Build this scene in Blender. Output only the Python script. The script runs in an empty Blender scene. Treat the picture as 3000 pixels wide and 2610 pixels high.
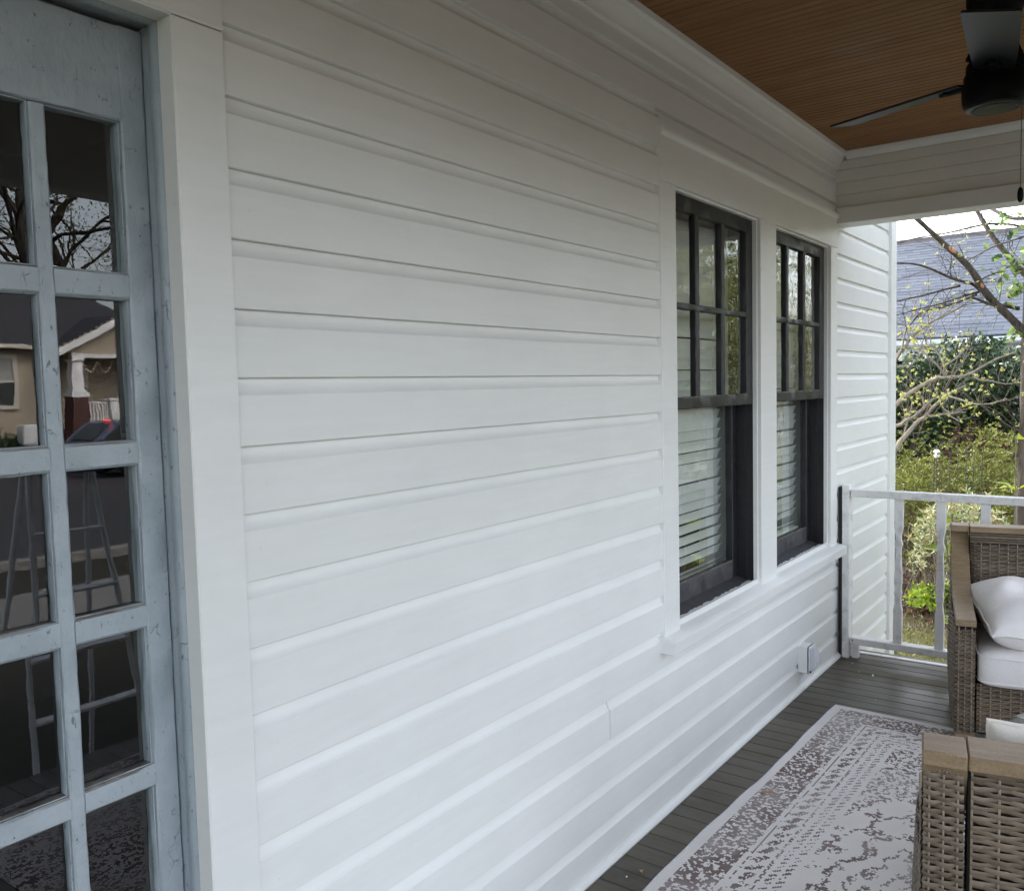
import bpy, bmesh, math, random
import numpy as np
from mathutils import Matrix, Vector

# ------------------------------------------------------------------ camera, sky, sun, exposure
S = bpy.context.scene
COL = S.collection
PI = math.pi

cam_d = bpy.data.cameras.new('camera')
cam = bpy.data.objects.new('camera', cam_d)
COL.objects.link(cam)
cam_d.sensor_fit = 'HORIZONTAL'
cam_d.sensor_width = 36.0
cam_d.lens = 2513.3 / 3000.0 * 36.0
cam_d.clip_start = 0.02
cam_d.clip_end = 600.0
yaw, pitch, roll = math.radians(36.7817), math.radians(-3.9048), math.radians(-1.3527)
fw = Vector((math.cos(yaw) * math.cos(pitch), math.sin(yaw) * math.cos(pitch), math.sin(pitch)))
r0 = Vector((math.sin(yaw), -math.cos(yaw), 0))
u0 = r0.cross(fw)
rr = math.cos(roll) * r0 + math.sin(roll) * u0
uu = -math.sin(roll) * r0 + math.cos(roll) * u0
M = Matrix(((rr.x, uu.x, -fw.x, 0.0), (rr.y, uu.y, -fw.y, -1.3784), (rr.z, uu.z, -fw.z, 1.54), (0, 0, 0, 1)))
cam.matrix_world = M
S.camera = cam

world = bpy.data.worlds.new('World')
S.world = world
world.use_nodes = True
wn = world.node_tree
bg = wn.nodes['Background']
sky = wn.nodes.new('ShaderNodeTexSky')
sky.sky_type = 'NISHITA'
sky.sun_disc = False
SUN_EL, SUN_ROT = math.radians(42), math.radians(28)
sky.sun_elevation = SUN_EL
sky.sun_rotation = SUN_ROT
sky.altitude = 200
sky.air_density = 1.0
sky.dust_density = 4.0
sky.ozone_density = 1.0
hs = wn.nodes.new('ShaderNodeHueSaturation')       # a bright overcast: the blue of the clear sky mostly washed out
hs.inputs['Saturation'].default_value = 0.44
wn.links.new(sky.outputs[0], hs.inputs['Color'])
wn.links.new(hs.outputs[0], bg.inputs['Color'])
bg.inputs['Strength'].default_value = 0.15

sun_d = bpy.data.lights.new('sun', 'SUN')
sun = bpy.data.objects.new('sun', sun_d)
COL.objects.link(sun)
sun_d.energy = 0.8
sun_d.angle = math.radians(25)
sun_d.color = (1.0, 0.96, 0.9)
sd = Vector((math.sin(SUN_ROT) * math.cos(SUN_EL), math.cos(SUN_ROT) * math.cos(SUN_EL), math.sin(SUN_EL)))
sun.rotation_euler = sd.to_track_quat('Z', 'Y').to_euler()

vs = S.view_settings
S.display_settings.display_device = 'sRGB'
vs.view_transform = 'Standard'
vs.look = 'None'
vs.gamma = 1.0
vs.use_curve_mapping = False
vs.exposure = 2.56
try:
    S.cycles.max_bounces = 10
    S.cycles.diffuse_bounces = 5
    S.cycles.transparent_max_bounces = 12
    S.cycles.caustics_reflective = False
    S.cycles.caustics_refractive = False
except Exception:
    pass

rnd = random.Random(7)
npr = np.random.default_rng(11)

# ------------------------------------------------------------------ mesh helpers
class MB:
    """collects vertices and faces; build() links them as one mesh object"""
    def __init__(self):
        self.v = []; self.f = []; self.n = 0

    def add(self, v, f):
        v = np.asarray(v, float).reshape(-1, 3)
        self.v.append(v)
        k = self.n
        if isinstance(f, np.ndarray):
            self.f.extend((f + k).tolist())
        else:
            self.f.extend([[i + k for i in q] for q in f])
        self.n += len(v)
        return self

    def box(self, x0, x1, y0, y1, z0, z1, c=0.0):
        x0, x1 = min(x0, x1), max(x0, x1); y0, y1 = min(y0, y1), max(y0, y1); z0, z1 = min(z0, z1), max(z0, z1)
        if c <= 0:
            v = [(x, y, z) for x in (x0, x1) for y in (y0, y1) for z in (z0, z1)]
            return self.add(v, [(0, 1, 3, 2), (4, 6, 7, 5), (0, 4, 5, 1), (2, 3, 7, 6), (0, 2, 6, 4), (1, 5, 7, 3)])
        lo = (x0, y0, z0); hi = (x1, y1, z1)
        c = min(c, 0.45 * min(x1 - x0, y1 - y0, z1 - z0))
        v = []; idx = {}
        for sx in (0, 1):
            for sy in (0, 1):
                for sz in (0, 1):
                    s = (sx, sy, sz)
                    for a in range(3):
                        p = []
                        for b in range(3):
                            e = hi[b] if s[b] else lo[b]
                            if b != a:
                                e += -c if s[b] else c
                            p.append(e)
                        idx[(s, a)] = len(v); v.append(p)
        f = []
        def setb(t, a, val):
            t = list(t); t[a] = val; return tuple(t)
        for a in range(3):
            b, d = (a + 1) % 3, (a + 2) % 3
            for s in (0, 1):
                q = []
                for (i, j) in ((0, 0), (1, 0), (1, 1), (0, 1)):
                    t = [0, 0, 0]; t[a] = s; t[b] = i; t[d] = j
                    q.append(idx[(tuple(t), a)])
                f.append(q if s else q[::-1])
        for d in range(3):
            a, b = (d + 1) % 3, (d + 2) % 3
            for sa in (0, 1):
                for sb in (0, 1):
                    t = [0, 0, 0]; t[a] = sa; t[b] = sb
                    t0 = setb(t, d, 0); t1 = setb(t, d, 1)
                    q = [idx[(t0, a)], idx[(t1, a)], idx[(t1, b)], idx[(t0, b)]]
                    f.append(q if (sa == sb) else q[::-1])
        for sx in (0, 1):
            for sy in (0, 1):
                for sz in (0, 1):
                    s = (sx, sy, sz)
                    q = [idx[(s, 0)], idx[(s, 1)], idx[(s, 2)]]
                    f.append(q if (sx + sy + sz) % 2 else q[::-1])
        return self.add(v, f)

    def prism(self, prof, p0, p1, ua, va):
        """extrude a closed 2-D profile from p0 to p1; (a,b) of the profile go along the unit vectors ua, va"""
        p0 = np.array(p0, float); p1 = np.array(p1, float); ua = np.array(ua, float); va = np.array(va, float)
        pr = np.array(prof, float); n = len(pr)
        off = pr[:, :1] * ua + pr[:, 1:] * va
        v = np.vstack([p0 + off, p1 + off])
        f = [(i, (i + 1) % n, n + (i + 1) % n, n + i) for i in range(n)]
        f.append(tuple(range(n))[::-1]); f.append(tuple(range(n, 2 * n)))
        return self.add(v, f)

    def tube(self, pts, rad, k=6, cap=True, flat=1.0, up=None):
        pts = np.array(pts, float); n = len(pts)
        rad = np.full(n, rad, float) if np.isscalar(rad) else np.array(rad, float)
        t = np.gradient(pts, axis=0)
        t /= np.linalg.norm(t, axis=1)[:, None] + 1e-12
        ref = np.array(up if up is not None else ((0, 0, 1) if abs(t[:, 2]).mean() < .8 else (1, 0, 0)), float)
        a = np.cross(t, ref); a /= np.linalg.norm(a, axis=1)[:, None] + 1e-12
        b = np.cross(t, a)
        ang = np.linspace(0, 2 * PI, k, endpoint=False)
        v = pts[:, None, :] + rad[:, None, None] * (np.cos(ang)[None, :, None] * a[:, None, :] + flat * np.sin(ang)[None, :, None] * b[:, None, :])
        i = np.arange(n - 1)[:, None] * k; j = np.arange(k)[None, :]; j2 = (j + 1) % k
        q = np.stack([i + j, i + j2, i + k + j2, i + k + j], -1).reshape(-1, 4)
        f = q.tolist()
        if cap:
            f.append(list(range(k))[::-1]); f.append(list(range((n - 1) * k, n * k)))
        return self.add(v.reshape(-1, 3), f)

    def lathe(self, prof, c, k=24):
        """revolve (r,z) about the vertical axis through c"""
        n = len(prof); v = []
        for r, z in prof:
            for j in range(k):
                a = 2 * PI * j / k
                v.append((c[0] + r * math.cos(a), c[1] + r * math.sin(a), c[2] + z))
        f = []
        for i in range(n - 1):
            for j in range(k):
                j2 = (j + 1) % k
                f.append((i * k + j, i * k + j2, (i + 1) * k + j2, (i + 1) * k + j))
        f.append(list(range(k))[::-1]); f.append(list(range((n - 1) * k, n * k)))
        return self.add(v, f)

    def grid(self, P, wrap=False):
        P = np.asarray(P, float); n, m = P.shape[:2]
        i = np.arange(n - 1)[:, None]; j = np.arange(m if wrap else m - 1)[None, :]; j2 = (j + 1) % m
        q = np.stack([i * m + j, i * m + j2, (i + 1) * m + j2, (i + 1) * m + j], -1).reshape(-1, 4)
        return self.add(P.reshape(-1, 3), q)

    def wbar(self, x0, x1, y0, y1, z0, z1, axis, amp=0.0008, step=0.03, ch=0.003):
        """a bar with slightly wavy painted arrises, long along axis"""
        lo = [x0, y0, z0]; hi = [x1, y1, z1]
        b, d = [i for i in range(3) if i != axis]
        L = hi[axis] - lo[axis]; n = max(2, int(L / step) + 1)
        c = ch
        prof = [(lo[b] + c, lo[d]), (hi[b] - c, lo[d]), (hi[b], lo[d] + c), (hi[b], hi[d] - c), (hi[b] - c, hi[d]), (lo[b] + c, hi[d]), (lo[b], hi[d] - c), (lo[b], lo[d] + c)]
        v = []
        for i in range(n + 1):
            s = lo[axis] + L * i / n
            for (p, q) in prof:
                e = [0, 0, 0]; e[axis] = s
                e[b] = p + rnd.gauss(0, amp); e[d] = q + rnd.gauss(0, amp)
                v.append(e)
        f = []
        for i in range(n):
            for j in range(8):
                j2 = (j + 1) % 8
                f.append((i * 8 + j, i * 8 + j2, (i + 1) * 8 + j2, (i + 1) * 8 + j))
        f.append(list(range(8))[::-1]); f.append(list(range(n * 8, n * 8 + 8)))
        return self.add(v, f)

    def mesh(self, name, mat, smooth=35):
        me = bpy.data.meshes.new(name)
        v = np.vstack(self.v)
        me.from_pydata(v.tolist(), [], self.f)
        bm = bmesh.new(); bm.from_mesh(me)
        if len(self.f) < 40000:
            bmesh.ops.recalc_face_normals(bm, faces=bm.faces)
        bm.to_mesh(me); bm.free()
        if mat is not None:
            me.materials.append(mat)
        if smooth:
            me.polygons.foreach_set('use_smooth', [True] * len(me.polygons))
            me.set_sharp_from_angle(angle=math.radians(smooth))
        me.update()
        return me


def link(name, me, parent=None):
    o = bpy.data.objects.new(name, me)
    COL.objects.link(o)
    if parent is not None:
        o.parent = parent
    return o


WORLD_OFF = {}
def part(name, mb, mat, parent=None, smooth=35, **tags):
    """one mesh object; vertices are in world space, or in the parent's own space when the parent is a moved Empty"""
    o = link(name, mb.mesh(name, mat, smooth), parent)
    if parent is not None:
        base = parent
        while base.parent is not None:
            base = base.parent
        if base is parent and base.name in WORLD_OFF:
            o.location = -WORLD_OFF[base.name]
    for k, v in tags.items():
        o[k] = v
    return o


def tag(o, label=None, cat=None, group=None, kind=None):
    if label: o['label'] = label
    if cat: o['category'] = cat
    if group: o['group'] = group
    if kind: o['kind'] = kind
    return o


def thing(name, label, cat, loc=(0, 0, 0), rotz=0.0, group=None, world=True):
    """an Empty at the thing's base; world=True means its parts are modelled in world coordinates"""
    o = bpy.data.objects.new(name, None)
    COL.objects.link(o)
    o.empty_display_size = 0.1
    o.location = loc
    o.rotation_euler = (0, 0, rotz)
    if world:
        WORLD_OFF[o.name] = Vector(loc)
    return tag(o, label, cat, group)


def struct(name, world=True):
    o = bpy.data.objects.new(name, None)
    COL.objects.link(o)
    o['kind'] = 'structure'
    return o


def copy_tree(root, loc=None, rotz=None, label=None):
    def cp(o, par):
        c = o.copy(); COL.objects.link(c)
        c.parent = par
        for ch in o.children:
            cp(ch, c)
        return c
    r = cp(root, None)
    if loc is not None: r.location = loc
    if rotz is not None: r.rotation_euler = (0, 0, rotz)
    if label: r['label'] = label
    return r

# ------------------------------------------------------------------ material helpers
class G:
    """tiny helper for node graphs"""
    def __init__(self, name):
        self.m = bpy.data.materials.new(name)
        self.m.use_nodes = True
        self.t = self.m.node_tree
        self.b = self.t.nodes['Principled BSDF']
        self.geo = None; self.tc = None

    def n(self, typ, **kw):
        nd = self.t.nodes.new(typ)
        for k, v in kw.items():
            setattr(nd, k, v)
        return nd

    def put(self, sock, v):
        if isinstance(v, (int, float)):
            sock.default_value = v
        elif isinstance(v, (tuple, list)):
            sock.default_value = tuple(v) + ((1.0,) if len(v) == 3 and sock.type == 'RGBA' else ())
        else:
            self.t.links.new(v, sock)

    def math(self, op, a, b=None, c=None, clamp=False):
        nd = self.n('ShaderNodeMath', operation=op, use_clamp=clamp)
        self.put(nd.inputs[0], a)
        if b is not None: self.put(nd.inputs[1], b)
        if c is not None: self.put(nd.inputs[2], c)
        return nd.outputs[0]

    def pos(self):
        if self.geo is None: self.geo = self.n('ShaderNodeNewGeometry')
        return self.geo.outputs['Position']

    def normal(self):
        self.pos(); return self.geo.outputs['Normal']

    def island(self):
        self.pos(); return self.geo.outputs['Random Per Island']

    def obj(self):
        if self.tc is None: self.tc = self.n('ShaderNodeTexCoord')
        return self.tc.outputs['Object']

    def rand(self):
        return self.n('ShaderNodeObjectInfo').outputs['Random']

    def scale(self, vec, s):
        nd = self.n('ShaderNodeVectorMath', operation='MULTIPLY')
        self.put(nd.inputs[0], vec); self.put(nd.inputs[1], s)
        return nd.outputs[0]

    def xyz(self, vec):
        nd = self.n('ShaderNodeSeparateXYZ'); self.put(nd.inputs[0], vec)
        return nd.outputs

    def comb(self, x, y, z):
        nd = self.n('ShaderNodeCombineXYZ')
        self.put(nd.inputs[0], x); self.put(nd.inputs[1], y); self.put(nd.inputs[2], z)
        return nd.outputs[0]

    def noise(self, vec, scale=5, detail=4, rough=.55, dist=0.0):
        nd = self.n('ShaderNodeTexNoise')
        self.put(nd.inputs['Vector'], vec)
        nd.inputs['Scale'].default_value = scale; nd.inputs['Detail'].default_value = detail
        nd.inputs['Roughness'].default_value = rough; nd.inputs['Distortion'].default_value = dist
        return nd.outputs[0]

    def voro(self, vec, scale, feat='DISTANCE_TO_EDGE'):
        nd = self.n('ShaderNodeTexVoronoi', feature=feat)
        self.put(nd.inputs['Vector'], vec); nd.inputs['Scale'].default_value = scale
        return nd.outputs[0]

    def ramp(self, fac, stops, interp='LINEAR'):
        nd = self.n('ShaderNodeValToRGB')
        cr = nd.color_ramp; cr.interpolation = interp
        while len(cr.elements) < len(stops): cr.elements.new(0.5)
        for e, (p, c) in zip(cr.elements, stops):
            e.position = p
            e.color = (c, c, c, 1) if isinstance(c, (int, float)) else tuple(c) + (1,)
        self.put(nd.inputs[0], fac)
        return nd.outputs[0]

    def mix(self, fac, a, b, mode='MIX'):
        nd = self.n('ShaderNodeMix', data_type='RGBA', blend_type=mode)
        self.put(nd.inputs[0], fac); self.put(nd.inputs[6], a); self.put(nd.inputs[7], b)
        return nd.outputs[2]

    def bump(self, h, strength=.3, dist=.002, prev=None):
        nd = self.n('ShaderNodeBump')
        nd.inputs['Strength'].default_value = strength; nd.inputs['Distance'].default_value = dist
        self.put(nd.inputs['Height'], h)
        if prev is not None: self.put(nd.inputs['Normal'], prev)
        return nd.outputs[0]

    def out(self, color=None, rough=None, bump=None, spec=None, metal=None):
        if color is not None: self.put(self.b.inputs['Base Color'], color)
        if rough is not None: self.put(self.b.inputs['Roughness'], rough)
        if bump is not None: self.put(self.b.inputs['Normal'], bump)
        if spec is not None: self.put(self.b.inputs['Specular IOR Level'], spec)
        if metal is not None: self.put(self.b.inputs['Metallic'], metal)
        return self.m


def simple(name, col, rough=.5, var=.12, scale=8.0, bumps=.0, bscale=150.0, metal=0.0, spec=.5, perobj=0.0, island=0.0):
    g = G(name)
    p = g.pos()
    nz = g.noise(p, scale, 5)
    f = g.ramp(nz, [(0.3, 1 - var), (0.7, 1 + var)])
    c = g.mix(1.0, tuple(col), f, 'MULTIPLY')
    if perobj:
        c = g.mix(1.0, c, g.ramp(g.rand(), [(0, 1 - perobj), (1, 1 + perobj)]), 'MULTIPLY')
    if island:
        c = g.mix(1.0, c, g.ramp(g.island(), [(0, 1 - island), (1, 1 + island)]), 'MULTIPLY')
    b = None
    if bumps:
        b = g.bump(g.noise(p, bscale, 3), bumps, .001)
    return g.out(c, rough, b, spec, metal)


def paint_white(name, col=(.80, .80, .775), rough=.42, dirt=0.0, pers=.022):
    """satin white house paint: faint roller stipple, a little waviness, small specks"""
    g = G(name); p = g.pos()
    c = g.mix(1.0, col, g.ramp(g.noise(p, 1.7, 6, .62), [(.3, .945), (.7, 1.03)]), 'MULTIPLY')
    c = g.mix(1.0, c, g.ramp(g.noise(g.scale(p, (.5, 1, 5)), 9, 4), [(.3, .975), (.7, 1.015)]), 'MULTIPLY')
    c = g.mix(1.0, c, g.ramp(g.rand(), [(0, 1 - pers), (1, 1 + pers)]), 'MULTIPLY')
    sp = g.ramp(g.noise(g.scale(p, (1, 1, 1.6)), 38, 2), [(.775, 0), (.80, 1)])
    c = g.mix(g.math('MULTIPLY', sp, .25), c, (.42, .40, .36))
    if dirt:
        d = g.ramp(g.noise(p, 16, 6, .65), [(.5, 0), (.72, 1)])
        c = g.mix(g.math('MULTIPLY', d, dirt), c, (.27, .25, .22))
        d2 = g.ramp(g.noise(g.scale(p, (1, 1, .5)), 90, 3), [(.66, 0), (.70, 1)])
        c = g.mix(g.math('MULTIPLY', d2, dirt * .8), c, (.13, .115, .10))
    b1 = g.bump(g.noise(p, 420, 2), .16, .0006)
    b1 = g.bump(g.noise(g.scale(p, (.12, 1, 2.5)), 130, 3), .16, .0006, b1)
    b2 = g.bump(g.noise(g.scale(p, (.45, 1, 2.2)), 14, 4), .32, .0018, b1)
    r = g.ramp(g.noise(p, 6, 3), [(.3, rough - .06), (.7, rough + .08)])
    return g.out(c, r, b2, .45)


def leafmat(name, cols, rough=.45, trans=.25):
    g = G(name)
    c = g.ramp(g.island(), [(i / max(1, len(cols) - 1), k) for i, k in enumerate(cols)])
    g.out(c, rough, None, .5)
    tr = g.n('ShaderNodeBsdfTranslucent'); g.put(tr.inputs[0], c)
    mx = g.n('ShaderNodeMixShader'); mx.inputs[0].default_value = trans
    g.t.links.new(g.b.outputs[0], mx.inputs[1]); g.t.links.new(tr.outputs[0], mx.inputs[2])
    g.t.links.new(mx.outputs[0], g.t.nodes['Material Output'].inputs[0])
    return g.m


def glassmat(name, ior=1.6, wob=.5, tint=(1, 1, 1), wscale=5.0):
    """thin old window glass: a wavy Fresnel reflection over what lies behind it"""
    g = G(name); p = g.pos()
    b = g.bump(g.noise(p, wscale, 2, .5), wob, .004)
    b = g.bump(g.noise(p, wscale * 4.5, 2, .5), wob * .35, .0014, b)
    dt = g.n('ShaderNodeVectorMath', operation='DOT_PRODUCT')      # the same from either side of the sheet
    g.put(dt.inputs[0], g.normal()); g.put(dt.inputs[1], g.geo.outputs['Incoming'])
    om = g.math('SUBTRACT', 1.0, g.math('ABSOLUTE', dt.outputs['Value']), clamp=True)
    r0_ = ((ior - 1) / (ior + 1)) ** 2
    fres = g.math('ADD', r0_, g.math('MULTIPLY', 1 - r0_, g.math('POWER', om, 5.0)))
    gl = g.n('ShaderNodeBsdfGlossy'); gl.inputs['Roughness'].default_value = 0.0
    g.put(gl.inputs['Normal'], b)
    tr = g.n('ShaderNodeBsdfTransparent'); g.put(tr.inputs[0], tuple(tint) + (1,))
    mx = g.n('ShaderNodeMixShader')
    f2 = g.math('MULTIPLY', fres, 1.8, clamp=True)
    g.put(mx.inputs[0], f2)
    g.t.links.new(tr.outputs[0], mx.inputs[1]); g.t.links.new(gl.outputs[0], mx.inputs[2])
    g.t.links.new(mx.outputs[0], g.t.nodes['Material Output'].inputs[0])
    return g.m


def emit(name, col, s):
    g = G(name)
    g.put(g.b.inputs['Base Color'], col)
    g.put(g.b.inputs['Emission Color'], col); g.b.inputs['Emission Strength'].default_value = s
    return g.m

# ------------------------------------------------------------------ materials
M_WALL = paint_white('white_siding_paint')
M_TRIM = paint_white('white_trim_paint', (.81, .81, .785), .38)
M_RAIL = paint_white('weathered_white_paint', (.80, .785, .77), .5, dirt=.5)
M_HEAD = paint_white('porch_beam_paint', (.76, .755, .72), .5)

def mk_blue():
    g = G('aged_blue_paint'); p = g.pos()
    c = g.mix(g.ramp(g.noise(p, 9, 6, .6), [(.35, 0), (.7, 1)]), (.315, .357, .385), (.40, .44, .468))
    c = g.mix(g.math('MULTIPLY', g.ramp(g.noise(p, 70, 5, .7), [(.45, 0), (.75, 1)]), .35), c, (.26, .32, .325))
    # cracks that wander through the old coats
    wv = g.n('ShaderNodeVectorMath', operation='ADD')
    nn = g.n('ShaderNodeTexNoise'); g.put(nn.inputs['Vector'], p); nn.inputs['Scale'].default_value = 26; nn.inputs['Detail'].default_value = 5
    g.put(wv.inputs[0], g.scale(p, (1, 1, .55))); g.put(wv.inputs[1], g.scale(nn.outputs[1], (.05, .05, .05)))
    e = g.voro(wv.outputs[0], 24)
    crack = g.ramp(e, [(.0, 1), (.013, 0)])
    gate = g.ramp(g.noise(p, 13, 3), [(.55, 0), (.64, 1)])
    ck = g.math('MULTIPLY', crack, gate)
    c = g.mix(g.math('MULTIPLY', ck, .55), c, (.07, .075, .07))
    # grime that settles on the ledges of the glazing bars
    nz = g.xyz(g.normal())[2]
    led = g.math('MULTIPLY', g.ramp(nz, [(.55, 0), (.85, 1)]), g.ramp(g.noise(p, 40, 4), [(.25, .55), (.6, 1)]))
    c = g.mix(led, c, (.16, .135, .105))
    chips = g.ramp(g.noise(p, 120, 4, .7), [(.70, 0), (.73, 1)])
    c = g.mix(g.math('MULTIPLY', chips, .6), c, (.50, .52, .50))
    dk = g.ramp(g.noise(g.scale(p, (1, 1, .6)), 75, 6, .75), [(.612, 0), (.65, 1)])
    c = g.mix(g.math('MULTIPLY', dk, .7), c, (.06, .065, .06))
    h = g.math('SUBTRACT', g.noise(g.scale(p, (1, 1, .45)), 60, 6, .65), g.math('MULTIPLY', ck, .6))
    b = g.bump(h, .9, .0026)
    b = g.bump(g.noise(g.scale(p, (1, 1, .3)), 12, 3), .5, .004, b)
    return g.out(c, g.ramp(g.noise(p, 30, 4), [(.3, .36), (.7, .6)]), b, .45)
M_BLUE = mk_blue()

M_DARK = simple('charcoal_sash_paint', (.014, .014, .0155), .45, .25, 30, .5, 90)
M_CHAR = simple('dusty_charcoal_paint', (.056, .055, .060), .6, .3, 26, .5, 90)
M_PUTTY = simple('dusty_ledge', (.16, .14, .12), .9, .4, 60, .8, 140)
M_GLASS_DOOR = glassmat('old_door_glass', 1.62, .05, (.9, .95, .93), 5)
M_GLASS = glassmat('old_window_glass', 1.5, .26, (.93, .96, .94), 7)
M_BLIND = simple('white_blind', (.74, .75, .72), .45, .04, 6)
M_CORD = simple('blind_cord', (.75, .75, .72), .8)
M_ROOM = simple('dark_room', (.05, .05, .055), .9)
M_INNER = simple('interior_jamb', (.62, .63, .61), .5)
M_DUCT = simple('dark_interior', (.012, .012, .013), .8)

def mk_ceiling():
    g = G('stained_ceiling_wood'); p = g.pos()
    q = g.scale(p, (10, .7, 1))
    c = g.ramp(g.noise(q, 4, 5, .6), [(.25, (.225, .112, .048)), (.55, (.265, .135, .058)), (.8, (.305, .158, .070))])
    c = g.mix(1.0, c, g.ramp(g.noise(g.scale(p, (120, 3, 1)), 1.5, 4), [(.3, .90), (.7, 1.07)]), 'MULTIPLY')
    c = g.mix(1.0, c, g.ramp(g.rand(), [(0, .92), (1, 1.07)]), 'MULTIPLY')
    return g.out(c, g.ramp(g.noise(p, 7, 3), [(.3, .42), (.7, .58)]), g.bump(g.noise(g.scale(p, (160, 4, 1)), 1, 3), .25, .001), .12)
M_CEIL = mk_ceiling()

def mk_floor():
    g = G('grey_porch_floor_paint'); p = g.pos()
    c = g.ramp(g.noise(p, 2.3, 5, .6), [(.3, (.064, .055, .038)), (.7, (.100, .088, .064))])
    c = g.mix(1.0, c, g.ramp(g.noise(g.scale(p, (90, 3, 1)), 1.3, 4), [(.3, .84), (.7, 1.12)]), 'MULTIPLY')
    c = g.mix(1.0, c, g.ramp(g.rand(), [(0, .82), (1, 1.2)]), 'MULTIPLY')
    wear = g.ramp(g.noise(g.scale(p, (2.2, .8, 1)), 2.2, 6, .7), [(.52, 0), (.68, 1)])
    c = g.mix(g.math('MULTIPLY', wear, .45), c, (.125, .122, .115))
    sp = g.ramp(g.noise(p, 130, 2), [(.74, 0), (.77, 1)])
    c = g.mix(g.math('MULTIPLY', sp, .6), c, (.26, .25, .23))
    r = g.ramp(g.noise(g.scale(p, (3, 1, 1)), 3, 5, .65), [(.3, .30), (.7, .52)])
    return g.out(c, r, g.bump(g.noise(g.scale(p, (110, 5, 1)), 1.2, 5), .4, .0012), .38)
M_FLOOR = mk_floor()

def mk_weave(name, ca, cb, cc):
    g = G(name); p = g.obj()
    c = g.ramp(g.island(), [(0, ca), (.5, cb), (1, cc)])
    c = g.mix(1.0, c, g.ramp(g.noise(p, 60, 4), [(.3, .8), (.7, 1.18)]), 'MULTIPLY')
    c = g.mix(1.0, c, g.ramp(g.noise(p, 5, 3), [(.3, .88), (.7, 1.1)]), 'MULTIPLY')
    return g.out(c, .5, g.bump(g.noise(p, 500, 2), .3, .0006), .4)
M_WEAVE = mk_weave('brown_grey_wicker', (.098, .070, .045), (.140, .104, .070), (.195, .150, .106))
M_STAKE = mk_weave('wicker_stakes', (.22, .172, .122), (.27, .215, .16), (.32, .26, .20))
M_BACKING = simple('wicker_shadow_core', (.035, .028, .022), .9)

def mk_cap():
    g = G('taupe_wood_cap'); p = g.obj()
    c = g.ramp(g.noise(g.scale(p, (6, 1.2, 6)), 9, 6, .65), [(.3, (.205, .140, .080)), (.6, (.285, .205, .122)), (.8, (.335, .255, .165))])
    c = g.mix(1.0, c, g.ramp(g.noise(p, 240, 3), [(.35, .85), (.65, 1.1)]), 'MULTIPLY')
    return g.out(c, .45, g.bump(g.noise(g.scale(p, (12, 2, 12)), 20, 4), .25, .0008), .4)
M_CAP = mk_cap()

def mk_fabric(name, a, b):
    g = G(name); p = g.obj()
    c = g.mix(g.ramp(g.noise(p, 4, 4), [(.3, 0), (.7, 1)]), a, b)
    c = g.mix(1.0, c, g.ramp(g.noise(p, 300, 2), [(.3, .93), (.7, 1.05)]), 'MULTIPLY')
    bb = g.bump(g.noise(p, 700, 2), .25, .0006)
    bb = g.bump(g.noise(g.scale(p, (1, 1.2, 1)), 9, 3, .5, .6), .35, .008, bb)
    return g.out(c, .9, bb, .2)
M_CUSHION = mk_fabric('pale_grey_canvas', (.76, .725, .70), (.82, .79, .77))
M_CREAM = mk_fabric('cream_canvas', (.74, .68, .59), (.82, .77, .68))

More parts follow.
